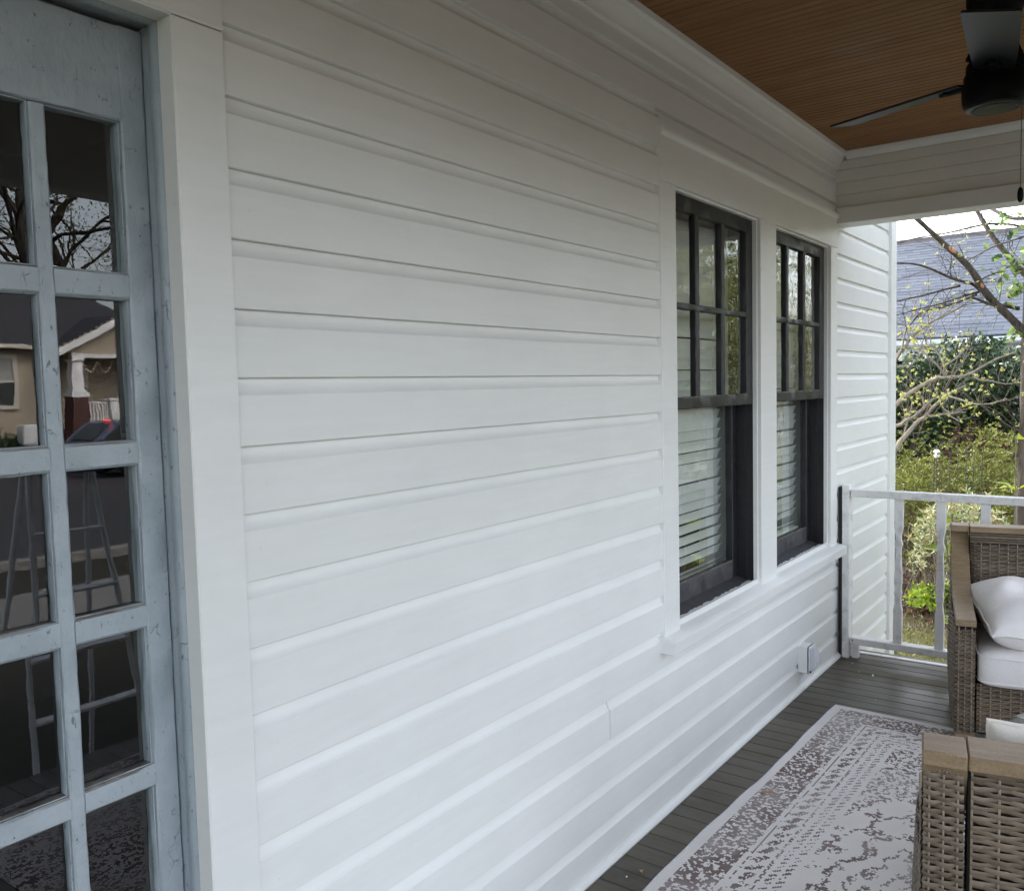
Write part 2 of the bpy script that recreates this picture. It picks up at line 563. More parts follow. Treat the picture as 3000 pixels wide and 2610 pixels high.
def mk_rug():
    g = G('faded_persian_rug'); p = g.obj()
    x, y, _ = g.xyz(p)
    # x = metres from the far end, y = metres from the edge by the wall
    sx = g.math('SNAP', x, .0055); sy = g.math('SNAP', y, .0055)
    d = g.math('MINIMUM', sx, sy)
    d = g.math('MINIMUM', d, g.math('SUBTRACT', 1.70, sy))
    s = g.comb(sx, sy, 0)
    fine = g.noise(s, 62, 2, .5)
    mid = g.noise(s, 24, 3, .6)
    wear = g.noise(s, 2.2, 4, .6)
    dist = g.noise(p, 11, 4, .6)
    d = g.math('ADD', d, g.math('MULTIPLY', g.math('SUBTRACT', fine, .5), .016))
    def band(a, b):
        return g.math('MULTIPLY', g.math('GREATER_THAN', d, a), g.math('LESS_THAN', d, b))
    along = g.math('ADD', sx, sy)
    def thr(n, t): return g.math('GREATER_THAN', n, t)
    m = g.math('MULTIPLY', band(.032, .165), thr(g.math('ADD', g.math('MULTIPLY', fine, .75), g.math('MULTIPLY', mid, .3)), .497))
    tri = g.math('PINGPONG', g.math('ADD', along, g.math('MULTIPLY', mid, .05)), .030)
    m2 = g.math('MULTIPLY', band(.192, .245), g.math('MULTIPLY', thr(g.math('SUBTRACT', tri, g.math('ABSOLUTE', g.math('SUBTRACT', d, .218))), .003), thr(g.math('ADD', g.math('MULTIPLY', fine, .6), g.math('MULTIPLY', mid, .4)), .455)))
    m = g.math('MAXIMUM', m, m2)
    for a in (.178, .252):
        m = g.math('MAXIMUM', m, g.math('MULTIPLY', band(a, a + .0065), thr(mid, .45)))
    cr = g.math('MULTIPLY', g.math('LESS_THAN', g.math('PINGPONG', along, .014), .0065), g.math('LESS_THAN', g.math('PINGPONG', g.math('ADD', d, .004), .016), .0085))
    m3 = g.math('MULTIPLY', band(.268, .335), g.math('MULTIPLY', cr, thr(fine, .44)))
    m = g.math('MAXIMUM', m, m3)
    field = g.math('GREATER_THAN', d, .345)
    # sprigs on a loose lattice, each broken into little woven steps
    u = g.math('PINGPONG', g.math('ADD', sx, g.math('MULTIPLY', sy, .35)), .070); w = g.math('PINGPONG', g.math('SUBTRACT', sy, g.math('MULTIPLY', sx, .2)), .062)
    spr = g.math('LESS_THAN', g.math('ADD', u, g.math('MULTIPLY', w, 1.3)), g.math('MULTIPLY', g.math('SUBTRACT', mid, .37), .30))
    m4 = g.math('MULTIPLY', spr, thr(fine, .47))
    # the edge of the worn central medallion
    rx = g.math('SUBTRACT', sx, 1.55); ry = g.math('MULTIPLY', g.math('SUBTRACT', sy, .85), 1.5)
    rad = g.math('SQRT', g.math('ADD', g.math('MULTIPLY', rx, rx), g.math('MULTIPLY', ry, ry)))
    rad = g.math('ADD', rad, g.math('MULTIPLY', g.math('SUBTRACT', g.noise(s, 9, 2), .5), .22))
    for a, wd in ((.33, .014), (.42, .010), (.55, .008), (.66, .012), (.80, .012)):
        ring = g.math('LESS_THAN', g.math('ABSOLUTE', g.math('SUBTRACT', rad, a)), wd)
        m4 = g.math('MAXIMUM', m4, g.math('MULTIPLY', ring, thr(fine, .46)))
    fill = g.math('MULTIPLY', g.math('LESS_THAN', rad, .30), thr(fine, .52))
    fill2 = g.math('MULTIPLY', g.math('GREATER_THAN', rad, .95), g.math('MULTIPLY', thr(fine, .5), thr(mid, .46)))
    m4 = g.math('MAXIMUM', m4, g.math('MAXIMUM', fill, fill2))
    m = g.math('MAXIMUM', m, g.math('MULTIPLY', field, m4))
    keep = g.ramp(g.math('ADD', g.math('MULTIPLY', wear, .8), g.math('MULTIPLY', dist, .2)), [(.36, .48), (.54, 1)])
    m = g.math('MULTIPLY', m, keep)
    light = g.mix(g.ramp(wear, [(.35, 0), (.65, 1)]), (.70, .662, .645), (.78, .742, .715))
    dark = g.mix(g.ramp(mid, [(.4, 0), (.6, 1)]), (.115, .080, .078), (.165, .118, .108))
    c = g.mix(g.math('MULTIPLY', m, .92), light, dark)
    rib = g.math('PINGPONG', g.math('ADD', x, g.math('MULTIPLY', g.noise(p, 30, 2), .002)), .0045)
    c = g.mix(1.0, c, g.ramp(g.math('MULTIPLY', rib, 220), [(0, .86), (.6, 1.05)]), 'MULTIPLY')
    b = g.bump(g.math('MULTIPLY', rib, 200), .6, .0025)
    b = g.bump(g.noise(p, 500, 2), .4, .001, b)
    return g.out(c, .95, b, .1)
M_RUG = mk_rug()
M_RUGEDGE = simple('rug_binding', (.60, .58, .60), .95, .15, 120, .6, 300)

M_FAN = simple('black_fan_metal', (.0025, .0025, .003), .5, .2, 20, spec=.10)
M_BLADE = simple('black_fan_blade', (.007, .008, .010), .36, .2, 12, .2, 120, spec=.24)
M_CHAIN = simple('chain_brass', (.10, .085, .06), .4, .2, 50, metal=.6)
M_GASKET_SHADE = simple('black_gasket_and_shade', (.01, .01, .011), .6)  # gasket black, also the painted shade behind the railing post
M_BOX = simple('white_outlet_box', (.78, .79, .78), .4, .03)
def mk_clear():
    g = G('clear_cover_plastic')
    fr = g.n('ShaderNodeFresnel'); fr.inputs[0].default_value = 1.5
    g.put(g.b.inputs['Base Color'], (.75, .77, .82)); g.put(g.b.inputs['Roughness'], .12)
    tr = g.n('ShaderNodeBsdfTransparent')
    mx = g.n('ShaderNodeMixShader'); mx.inputs[0].default_value = .45
    g.t.links.new(tr.outputs[0], mx.inputs[1]); g.t.links.new(g.b.outputs[0], mx.inputs[2])
    g.t.links.new(mx.outputs[0], g.t.nodes['Material Output'].inputs[0])
    return g.m
M_CLEAR = mk_clear()
M_TABLEGLASS = glassmat('table_glass', 1.7, .02, (.62, .64, .60), 3)

def mk_bark(name, a, b, s=30):
    g = G(name); p = g.pos()
    q = g.scale(p, (1, 1, .22))
    n = g.noise(q, s, 6, .65)
    c = g.ramp(n, [(.3, a), (.7, b)])
    lich = g.ramp(g.noise(p, 7, 4), [(.6, 0), (.75, 1)])
    c = g.mix(g.math('MULTIPLY', lich, .14), c, (.17, .18, .14))
    return g.out(c, .9, g.bump(n, .9, .012), .2)
M_BARK = mk_bark('rough_brown_bark', (.012, .010, .008), (.060, .050, .042), 22)
M_BRANCH = mk_bark('branch_bark', (.028, .023, .020), (.115, .098, .080), 45)
M_DOGBARK = mk_bark('pale_grey_bark', (.17, .155, .13), (.32, .29, .25), 40)
M_CUT = simple('bare_orange_wood', (.50, .25, .13), .8, .2, 60)
M_BLOOM = leafmat('new_dogwood_leaves', [(.34, .38, .09), (.46, .48, .15), (.52, .52, .22), (.40, .42, .11)], .5, .35)
M_HOLLY = leafmat('dark_glossy_leaves', [(.014, .030, .012), (.026, .055, .020), (.042, .082, .030), (.09, .145, .07)], .46, .1)
M_AZALEA = leafmat('azalea_leaves', [(.07, .095, .016), (.155, .19, .028), (.26, .29, .05), (.11, .11, .025), (.20, .21, .05)], .45, .3)
M_VARIEG = leafmat('cream_edged_leaves', [(.12, .19, .07), (.34, .42, .27), (.52, .53, .33), (.40, .30, .12), (.17, .24, .09)], .45, .25)
M_YOUNG = leafmat('fresh_green_leaves', [(.22, .36, .04), (.36, .50, .06), (.28, .42, .05), (.55, .58, .06)], .4, .35)
M_MAPLELEAF = leafmat('maple_leaves', [(.02, .045, .015), (.05, .10, .03), (.22, .33, .09), (.28, .36, .12)], .45, .3)
M_LITTER = leafmat('fallen_leaves', [(.10, .055, .032), (.19, .105, .06), (.26, .17, .11), (.07, .045, .03), (.32, .22, .14)], .8, .05)
M_GRASSB = leafmat('lawn_blades', [(.07, .085, .025), (.12, .14, .04), (.17, .17, .06), (.20, .17, .08)], .6, .2)
M_STEM = simple('dead_brown_stems', (.085, .065, .05), .85, .3, 30)
M_PALESTEM = simple('pale_stems', (.20, .17, .13), .85, .3, 30)
M_IRON = simple('rusty_wire', (.035, .032, .03), .6, .2, 40)

def mk_ground():
    g = G('soil_and_thin_lawn'); p = g.pos()
    c = g.ramp(g.noise(p, 1.1, 6, .65), [(.35, (.075, .070, .03)), (.55, (.095, .10, .038)), (.75, (.12, .10, .06))])
    c = g.mix(g.ramp(g.noise(p, 40, 4), [(.4, 0), (.65, .6)]), c, (.055, .042, .03))
    return g.out(c, .95, g.bump(g.noise(p, 30, 6), .8, .03), .1)
M_GROUND = mk_ground()
M_MULCH = simple('leaf_mould', (.06, .042, .03), .95, .4, 30, .9, 50)
M_DARKGROUND = simple('dark_ground', (.022, .022, .014), .95, .4, 20, .9, 50)
M_ASPHALT = simple('asphalt', (.038, .038, .042), .85, .15, 6, .6, 220)
M_CONC = simple('concrete_walk', (.19, .185, .175), .85, .12, 5, .4, 120)

def mk_shingle():
    g = G('blue_grey_asphalt_shingle'); p = g.pos()
    c = g.mix(g.rand(), (.062, .074, .097), (.092, .106, .134))
    c = g.mix(1.0, c, g.ramp(g.noise(p, 110, 3), [(.3, .82), (.7, 1.16)]), 'MULTIPLY')
    c = g.mix(1.0, c, g.ramp(g.noise(p, 1.2, 4), [(.3, .9), (.7, 1.08)]), 'MULTIPLY')
    return g.out(c, .9, g.bump(g.noise(p, 200, 2), .4, .002), .2)
M_SHINGLE = mk_shingle()
M_RIDGE = simple('dark_ridge', (.016, .017, .022), .9, .2, 30)
M_GUTTER = simple('white_gutter', (.74, .77, .80), .4, .06)
def mk_brick(name, c1, c2):
    g = G(name)
    br = g.n('ShaderNodeTexBrick')
    x, y, z = g.xyz(g.pos())
    g.put(br.inputs['Vector'], g.comb(g.math('ADD', x, y), z, 0))
    br.inputs['Scale'].default_value = 1.0
    br.inputs['Brick Width'].default_value = .21; br.inputs['Row Height'].default_value = .075; br.inputs['Mortar Size'].default_value = .008
    g.put(br.inputs['Color1'], c1); g.put(br.inputs['Color2'], c2); g.put(br.inputs['Mortar'], (.15, .13, .12))
    return g.out(br.outputs[0], .9, g.bump(br.outputs[1], -.5, .006), .2)
M_BRICK = mk_brick('brown_brick', (.14, .062, .042), (.20, .085, .055))
M_PIER = mk_brick('red_painted_brick', (.075, .022, .020), (.10, .028, .025))
M_TAN = simple('tan_clapboard', (.42, .35, .26), .6, .08, 5)
M_TANTRIM = simple('cream_house_trim', (.62, .57, .50), .5, .05)
M_WHITE2 = simple('plain_white_paint', (.80, .80, .80), .5, .04)
M_ROOF2 = simple('dark_grey_roof', (.040, .041, .048), .9, .2, 12, .4, 60)
M_PANE2 = simple('dark_window_pane', (.045, .05, .052), .1, .1)
M_SHADE2 = simple('pale_roller_shade', (.34, .35, .33), .8)
M_SIDING2 = simple('neighbour_wall_panel', (.35, .34, .33), .7)
M_LAMP = emit('tail_lamp_red', (1.0, .02, .03), 4.0)
M_FAIRY = emit('fairy_light', (1.0, .90, .72), 2.0)
M_CAR = simple('blue_grey_car_paint', (.12, .15, .22), .22, .05, spec=.6)
M_TYRE = simple('tyre_rubber', (.015, .015, .016), .8)
M_ALU = simple('aluminium', (.80, .81, .83), .45, .1, 20, metal=.15)
M_BLUEPL = simple('blue_plastic', (.06, .11, .30), .45)
M_CHROME = simple('chrome_ring', (.6, .6, .62), .15, .05, metal=1.0)
M_PAINTFLECK = simple('paint_fleck', (.78, .77, .74), .6)
M_DRYLEAF = simple('dry_tan_leaf', (.42, .27, .13), .8, .3, 60)
M_BIN = simple('dark_foliage_bin', (.03, .05, .02), .8)

# ================================================================== THE HOUSE
house = thing('house', 'white clapboard house with blue glazed door and two charcoal framed windows along its porch', 'house', (2.7, 0, 0))
EXP = 0.13
K0 = 1.569 - 12 * EXP
def siding_profile():
    n = 5
    pr = [(0.0012, 0.0), (0.0, 0.0015), (-.0003, .05), (0.0, 0.0965)]
    t0 = .60; D, H = .0135, .0305
    for i in range(1, n + 1):
        t = t0 + (PI / 2 - t0) * i / n
        pr.append((D * (math.sin(t) - math.sin(t0)) / (1 - math.sin(t0)), .0965 + H * (math.cos(t0) - math.cos(t)) / math.cos(t0)))
    pr += [(0.0138, .1288), (0.0152, .1291), (0.0152, .1335), (0.022, .1335), (0.022, 0.0)]
    return pr
SP = siding_profile()
def siding(x0, x1, b, proud=None):
    off = rnd.uniform(-.0006, .0006) if proud is None else proud
    m = MB()
    m.prism(SP, (x0, off, b), (x1, off, b), (0, 1, 0), (0, 0, 1))
    return part('siding_board', m, M_WALL, house, 25)

def cut(pr, zmax):
    """profile cut off at a height (for boards that stop under a trim piece)"""
    out = [p for p in pr if p[1] <= zmax]
    out = out[:-1] + [out[-1]] if False else out
    ys = max(p[0] for p in pr)
    front = [p for p in out if p[0] < .0125]
    return front + [(front[-1][0], zmax), (.02, zmax), (.02, 0.0)]

DX0, DX1 = 0.022, 0.884           # door opening
DCAS = 0.102                      # door casing width
W_L, W_R = 2.722, 4.795           # outer edges of the window casings
HEAD_T = 2.405                    # top of the window head casing
SILL_B = 0.585
PORCH_X = 4.83
CORNER0, CORNER1 = 5.93, 6.06
for r in range(-1, 23):
    b = K0 + r * EXP
    top = b + EXP
    if r < 0:
        siding(4.99, CORNER0, b); siding(4.99, CORNER0, b - EXP); siding(4.99, CORNER0, b - 2 * EXP); continue
    if r == 0:
        pass
    if b > 2.85: break
    left_end = DX1 + DCAS + .0011 if b < 2.36 else -1.6
    if b < 2.36:                                            # left of the door
        siding(-1.6, DX0 - DCAS, b)
    if top <= SILL_B + .11 or b >= 2.40:                     # full-length rows under the sill and over the head
        xs = [left_end, CORNER0]
        if r == 3: xs = [left_end, 2.334, CORNER0]
        if r == 1: xs = [left_end, 3.9, CORNER0]
        for i in range(len(xs) - 1):
            siding(xs[i], xs[i + 1] - (.0022 if i < len(xs) - 2 else 0), b, proud=(-.0030 if (r == 3 and i == 1) else None))
    else:
        siding(left_end, W_L, b)
        siding(W_R, CORNER0, b)
    if r == 17:
        pass

# backing wall so that no light leaks (openings left for the door and the windows)
m = MB()
for (x0, x1, z0, z1) in ((-1.6, DX0 - .02, -.5, 2.85), (DX1 + .02, 2.80, -.5, 2.85), (2.80, 4.72, -.5, .55), (2.80, 4.72, 2.29, 2.85), (3.69, 3.835, .55, 2.29), (4.72, 6.0, -.5, 2.85), (DX0 - .02, DX1 + .02, 2.22, 2.85), (DX0 - .02, DX1 + .02, -.5, -.02)):
    m.box(x0, x1, .0225, .12, z0, z1)
m.box(6.0, 6.06, .02, 6.0, -.5, 2.85)
m.box(-1.6, -1.5, .02, 6.0, -.5, 2.85)
part('wall', m, M_WALL, house)

m = MB(); m.box(-1.7, 4.98, -2.25, 6.2, 2.785, 2.85); m.box(4.98, 6.5, -.30, 6.2, 2.86, 2.94)
part('roof', m, M_ROOF2, house)  # unseen slab, added to keep sky light out of porch and rooms

# foundation skirt below the siding, seen past the railing
m = MB(); m.box(4.99, 6.05, .004, .10, -.6, -.38)
part('foundation', m, M_CONC, house)

# nail heads filled and painted over: shallow domes near the ends of the boards
m = MB()
for r in range(0, 20):
    b = K0 + r * EXP
    for x in (1.035, 1.45, 1.86, 2.27, 2.69):
        xx = x + rnd.uniform(-.012, .012); zz = b + rnd.uniform(.045, .062)
        if rnd.random() < .25: continue
        R = rnd.uniform(.0036, .0052)
        v = [(xx, -.0019, zz)]
        for j in range(8):
            a = j * PI / 4; v.append((xx + R * math.cos(a), .0004, zz + R * math.sin(a)))
        m.add(v, [(0, 1 + (j + 1) % 8, 1 + j) for j in range(8)])
part('nail_heads', m, M_WALL, house, 80, kind='stuff')

# casings -------------------------------------------------------------------
CY = -.0055
def board(name, x0, x1, z0, z1, y0=CY, y1=.03, mat=None, par=None, c=.0018):
    m = MB(); m.box(x0, x1, y0, y1, z0, z1, c)
    return part(name, m, mat or M_TRIM, par or house)
# door casing
board('door_casing', DX1, DX1 + DCAS, 0.0, 2.196)
board('door_casing', DX0 - DCAS, DX0, 0.0, 2.196)
board('door_head_casing', DX0 - DCAS, DX1 + DCAS, 2.198, 2.368, CY - .0012)
# window casings
OX = (2.842, 3.858)               # left edges of the two openings
OW = .823
Z_SILL, Z_HEAD = .640, 2.238
board('window_casing', W_L, OX[0], Z_SILL - .005, Z_HEAD)
board('window_mullion_casing', OX[0] + OW, OX[1], Z_SILL - .005, Z_HEAD)
board('window_casing', OX[1] + OW, W_R, Z_SILL - .005, Z_HEAD)
board('window_head_casing', W_L, W_R, Z_HEAD + .001, 2.392, CY - .0014)
m = MB()
pr = [(.02, 0), (-.008, 0), (-.014, .004), (-.017, .010), (-.019, .018), (-.019, .026), (.02, .034)]
m.prism(pr, (W_L - .004, 0, 2.3915), (W_R + .004, 0, 2.3915), (0, 1, 0), (0, 0, 1))
part('head_cap_molding', m, M_TRIM, house)
# sill, projecting and sloped, running past both casings
m = MB()
ps = [(.03, -.045), (-.052, -.045), (-.054, -.043), (-.054, -.003), (-.051, 0), (.03, .016)]
m.prism(ps, (W_L - .022, 0, .630), (W_R + .022, 0, .630), (0, 1, 0), (0, 0, 1))
part('window_sill', m, M_TRIM, house)
# strip of board tucked in under the sill and over the cap
m = MB(); m.box(W_L, W_R, .0005, .02, .55, .586); part('filler_strip', m, M_WALL, house)
m = MB(); m.box(W_L, W_R, .0004, .02, 2.42, 2.46); part('filler_strip', m, M_WALL, house)

# base shoe along the floor
m = MB()
pb = [(.02, 0), (-.020, 0), (-.021, .006), (-.017, .014), (-.009, .020), (-.004, .022), (.02, .022)]
m.prism(pb, (DX1 + DCAS, 0, 0), (4.87, 0, 0), (0, 1, 0), (0, 0, 1))
part('base_molding', m, M_TRIM, house)

# crown along the wall (stops against the end beam)
m = MB()
pc = [(.01, 2.655), (-.008, 2.655), (-.013, 2.659), (-.014, 2.668), (-.018, 2.678), (-.027, 2.695), (-.036, 2.706), (-.038, 2.712), (-.046, 2.714), (-.052, 2.719), (-.054, 2.7395), (.01, 2.7395)]
m.prism(pc, (-1.6, 0, 0), (4.80, 0, 0), (0, 1, 0), (0, 0, 1))
part('crown_molding', m, M_TRIM, house)

# corner board at the end of the house
m = MB(); m.box(CORNER0, CORNER1, -.020, .03, -.5, 2.85, .002); m.box(CORNER1 - .022, CORNER1 + .004, -.0195, .12, -.5, 2.85, .002)
part('corner_board', m, M_TRIM, house)

# ---- the glazed door --------------------------------------------------------
jamb = MB()
pj = [(0, -.002), (0, .038), (-.004, .042), (-.007, .047), (-.007, .057), (-.004, .063), (-.003, .067), (.001, .069), (.001, .14), (.02, .14), (.02, -.002)]
jamb.prism(pj, (DX1 - .0005, 0, 0), (DX1 - .0005, 0, 2.196), (1, 0, 0), (0, 1, 0))
jamb.prism([(-a, b) for a, b in pj], (DX0 + .0005, 0, 0), (DX0 + .0005, 0, 2.196), (1, 0, 0), (0, 1, 0))
jamb.prism(pj, (DX0 - .015, 0, 2.1965), (DX1 + .015, 0, 2.1965), (0, 0, 1), (0, 1, 0))
o = part('door_jamb', jamb, M_BLUE, house)
# the outer arris of the frame carries house paint
m = MB()
m.box(DX1 - .0028, DX1 + .0, -.0052, .0365, 0, 2.194, .0008); m.box(DX0, DX0 + .0028, -.0052, .0365, 0, 2.194, .0008); m.box(DX0, DX1, -.0052, .0365, 2.194, 2.1975, .0008)
part('frame_edge', m, M_HEAD, house)

door = MB()
DF, DG = .090, .112           # door face, glass plane
door.wbar(.836, .8825, DF, DF + .042, .02, 2.188, 2, .0006, .04)
door.wbar(.0235, .082, DF, DF + .042, .02, 2.188, 2, .0006, .04)
door.wbar(.082, .836, DF + .0004, DF + .042, 2.023, 2.188, 0, .0006, .03)
door.wbar(.082, .836, DF + .0004, DF + .042, .02, .285, 0, .0006, .03)
door = part('door', door, M_BLUE, house)
cols = [.836 - .156 * i for i in range(5)]           # right edges of the panes
rows = [2.023, 1.712, 1.416, 1.116, .817, .518]
bots = [1.757, 1.459, 1.160, .858, .560, .285]         # tops of the panes
PW = .130
for i in range(4):
    m = MB(); x1 = cols[i] - PW
    m.wbar(x1 - .026, x1, DF, DF + .036, .285, 2.02, 2, .00045, .02, .0035)
    part('muntin', m, M_BLUE, door)
for j in range(5):
    z1 = bots[j]
    for i in range(5):
        m = MB(); m.wbar(cols[i] - PW - .0005, cols[i] + .0005, DF + .0012, DF + .036, rows[j + 1], z1, 0, .00045, .02, .0035)
        part('muntin', m, M_BLUE, door)
# sticking: a thin bead round every pane, just behind the face
for i in range(5):
    for j in range(6):
        x1, x0, zt, zb = cols[i], cols[i] - PW, rows[j], bots[j]
        m = MB(); a = .002
        y0, y1 = DF + .009, DG + .004
        m.wbar(x1 - a, x1, y0, y1, zb, zt, 2, .0002, .03, .0005); m.wbar(x0, x0 + a, y0, y1, zb, zt, 2, .0002, .03, .0005)
        m.wbar(x0 + a, x1 - a, y0, y1, zt - a, zt, 0, .0002, .03, .0005); m.wbar(x0 + a, x1 - a, y0, y1, zb, zb + a, 0, .0002, .03, .0005)
        part('glazing_bead', m, M_BLUE, door)
        m = MB(); t = rnd.uniform(-.0006, .0006); u = rnd.uniform(-.0006, .0006)
        m.add([(x0 + .002, DG - t, zb + .002), (x1 - .002, DG + t, zb + .002), (x1 - .002, DG + t + u, zt - .002), (x0 + .002, DG - t + u, zt - .002)], [(0, 1, 2, 3)])
        part('pane', m, M_GLASS_DOOR, door, 0)

# dark rooms behind the door and the windows
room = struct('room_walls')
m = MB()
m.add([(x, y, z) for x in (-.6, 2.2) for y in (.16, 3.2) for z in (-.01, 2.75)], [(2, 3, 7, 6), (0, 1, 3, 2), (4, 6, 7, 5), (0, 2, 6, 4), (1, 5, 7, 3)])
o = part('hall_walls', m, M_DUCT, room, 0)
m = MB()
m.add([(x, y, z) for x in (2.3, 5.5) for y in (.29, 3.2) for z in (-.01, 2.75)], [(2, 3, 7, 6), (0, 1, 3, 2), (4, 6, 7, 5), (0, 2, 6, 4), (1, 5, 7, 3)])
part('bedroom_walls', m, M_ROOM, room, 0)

# ---- the two sash windows -----------------------------------------------------
def window(ox):
    x0, x1 = ox, ox + OW
    # liner with a stop: stepped reveal, white outside, dark inside
    m = MB()
    st = [(0, -.004), (0, .012), (.006, .013), (.006, .030), (-.03, .030), (-.03, -.004)]
    st = [(0.0, -.0045), (0.0, .010), (-.007, .012), (-.007, .030), (.03, .030), (.03, -.0045)]
    m.prism(st, (x1 + .0005, 0, Z_SILL), (x1 + .0005, 0, Z_HEAD), (1, 0, 0), (0, 1, 0))
    m.prism([(-a, b) for a, b in st], (x0 - .0005, 0, Z_SILL), (x0 - .0005, 0, Z_HEAD), (1, 0, 0), (0, 1, 0))
    m.prism(st, (x0 + .007, 0, Z_HEAD + .0005), (x1 - .007, 0, Z_HEAD + .0005), (0, 0, 1), (0, 1, 0))
    w = part('window', m, M_TRIM, house)
    # dark jamb with parting bead, where the lower sash runs further in
    m = MB()
    pj = [(0, .0305), (0, .058), (-.006, .060), (-.006, .070), (0, .072), (0, .143), (.03, .143), (.03, .0305)]
    m.prism(pj, (x1 - .004, 0, Z_SILL), (x1 - .004, 0, Z_HEAD), (1, 0, 0), (0, 1, 0))
    m.prism([(-a, b) for a, b in pj], (x0 + .004, 0, Z_SILL), (x0 + .004, 0, Z_HEAD), (1, 0, 0), (0, 1, 0))
    m.box(x0, x1, .0305, .143, Z_HEAD - .004, Z_HEAD + .02)
    part('jamb', m, M_DARK, w)
    m = MB(); m.prism([(.0305, -.02), (.0305, .0042), (.105, .026), (.14, .027), (.14, -.02)], (x0, 0, Z_SILL + .002), (x1, 0, Z_SILL + .002), (0, 1, 0), (0, 0, 1))
    part('sub_sill', m, M_CHAR, w)
    m = MB()                                            # sill paint lapped raggedly on to the dark sill
    n = 40; v = []; f = []
    for i in range(n + 1):
        x = x0 + OW * i / n
        e = .049 + rnd.uniform(-.0035, .0045)
        v += [(x, .024, .6463), (x, e, .6462 + (e - .0305) * .30 + .0016)]
    for i in range(n): f.append((2 * i, 2 * i + 2, 2 * i + 3, 2 * i + 1))
    m.add(v, f); part('sill_paint', m, M_TRIM, w)
    # upper sash
    f0, g0 = .030, .046
    s0, s1 = x0 + .004, x1 - .006
    zt, zb, zm = Z_HEAD - .006, 1.440, 1.484
    m = MB()
    m.wbar(s0 - .02, s0 + .036, f0, f0 + .032, zb, zt, 2, .0006, .04)
    m.wbar(s1 - .066, s1, f0, f0 + .032, zb, zt, 2, .0006, .04)
    m.wbar(s0 + .036, s1 - .066, f0 + .0003, f0 + .032, zt - .056, zt, 0, .0008, .03)
    m.wbar(s0 + .036, s1 - .066, f0 - .002, f0 + .032, zb, zm, 0, .0008, .03)
    us = part('upper_sash', m, M_DARK, w)
    pz0, pz1 = zm, zt - .056
    xa = [s0 + .036, ox + .259, ox + .505, s1 - .066]
    mw = .034; zc = 1.826
    for xm in xa[1:3]:
        for (q0, q1) in ((pz0, zc - .011), (zc + .011, pz1)):
            m = MB(); m.wbar(xm - mw / 2, xm + mw / 2, f0 + .001, f0 + .03, q0, q1, 2, .0007, .03, .004)
            part('muntin', m, M_DARK, w)
    m = MB(); m.wbar(xa[0], xa[3], f0 + .002, f0 + .03, zc - .012, zc + .012, 0, .0009, .02, .003)
    part('muntin', m, M_DARK, w)
    ed = [(xa[0], xa[1] - mw / 2), (xa[1] + mw / 2, xa[2] - mw / 2), (xa[2] + mw / 2, xa[3])]
    for (a, b) in ed:
        for (c, d) in ((pz0, zc - .012), (zc + .012, pz1)):
            m = MB(); t = rnd.uniform(-.0015, .0015); u = rnd.uniform(-.0015, .0015)
            m.add([(a, g0 - t, c), (b, g0 + t, c), (b, g0 + t + u, d), (a, g0 - t + u, d)], [(0, 1, 2, 3)])
            part('pane', m, M_GLASS, w, 0)
    # dust on the top of the meeting rail
    m = MB(); m.wbar(s0 + .036, s1 - .066, f0 + .001, g0 - .001, zm - .002, zm + .0025, 0, .0012, .012, .001)
    part('ledge_dust', m, M_PUTTY, w)
    # lower sash, one big pane, set back
    f1, g1 = .107, .123
    m = MB()
    m.wbar(s0 - .02, s0 + .040, f1, f1 + .034, .665, 1.48, 2, .0006, .04)
    part('sash_stile', m, M_DARK, w)
    m = MB(); m.wbar(s1 - .046, s1 + .002, f1, f1 + .034, .665, 1.48, 2, .0006, .04)
    part('sash_stile', m, M_DARK, w)
    m = MB()
    m.wbar(s0 + .04, s1 - .046, f1 + .0003, f1 + .034, .665, .744, 0, .0008, .03)
    part('bottom_rail', m, M_CHAR, w)
    m = MB()
    m.wbar(s0 + .04, s1 - .046, f1 + .0003, f1 + .034, 1.445, 1.48, 0, .0008, .03)
    part('check_rail', m, M_CHAR, w)
    m = MB(); m.wbar(s0 + .04, s1 - .046, f1 + .002, g1 - .001, .742, .7465, 0, .0012, .012, .001)
    part('ledge_dust', m, M_PUTTY, w)
    m = MB(); m.add([(s0 + .04, g1, .744), (s1 - .046, g1 + .001, .744), (s1 - .046, g1, 1.445), (s0 + .04, g1 - .001, 1.445)], [(0, 1, 2, 3)])
    part('pane', m, M_GLASS, w, 0)
    # painted inside edge of the room's own casing, seen through the glass
    m = MB(); m.box(x1 - .0055, x1 + .02, .1435, .29, .64, 2.3); m.box(x0 - .02, x0 + .0055, .1435, .29, .64, 2.3); m.box(x0, x1, .1435, .29, 2.225, 2.3); m.box(x0, x1, .1435, .29, .60, .695)
    part('inner_casing', m, M_INNER, w)
    return w
for ox in OX: window(ox)

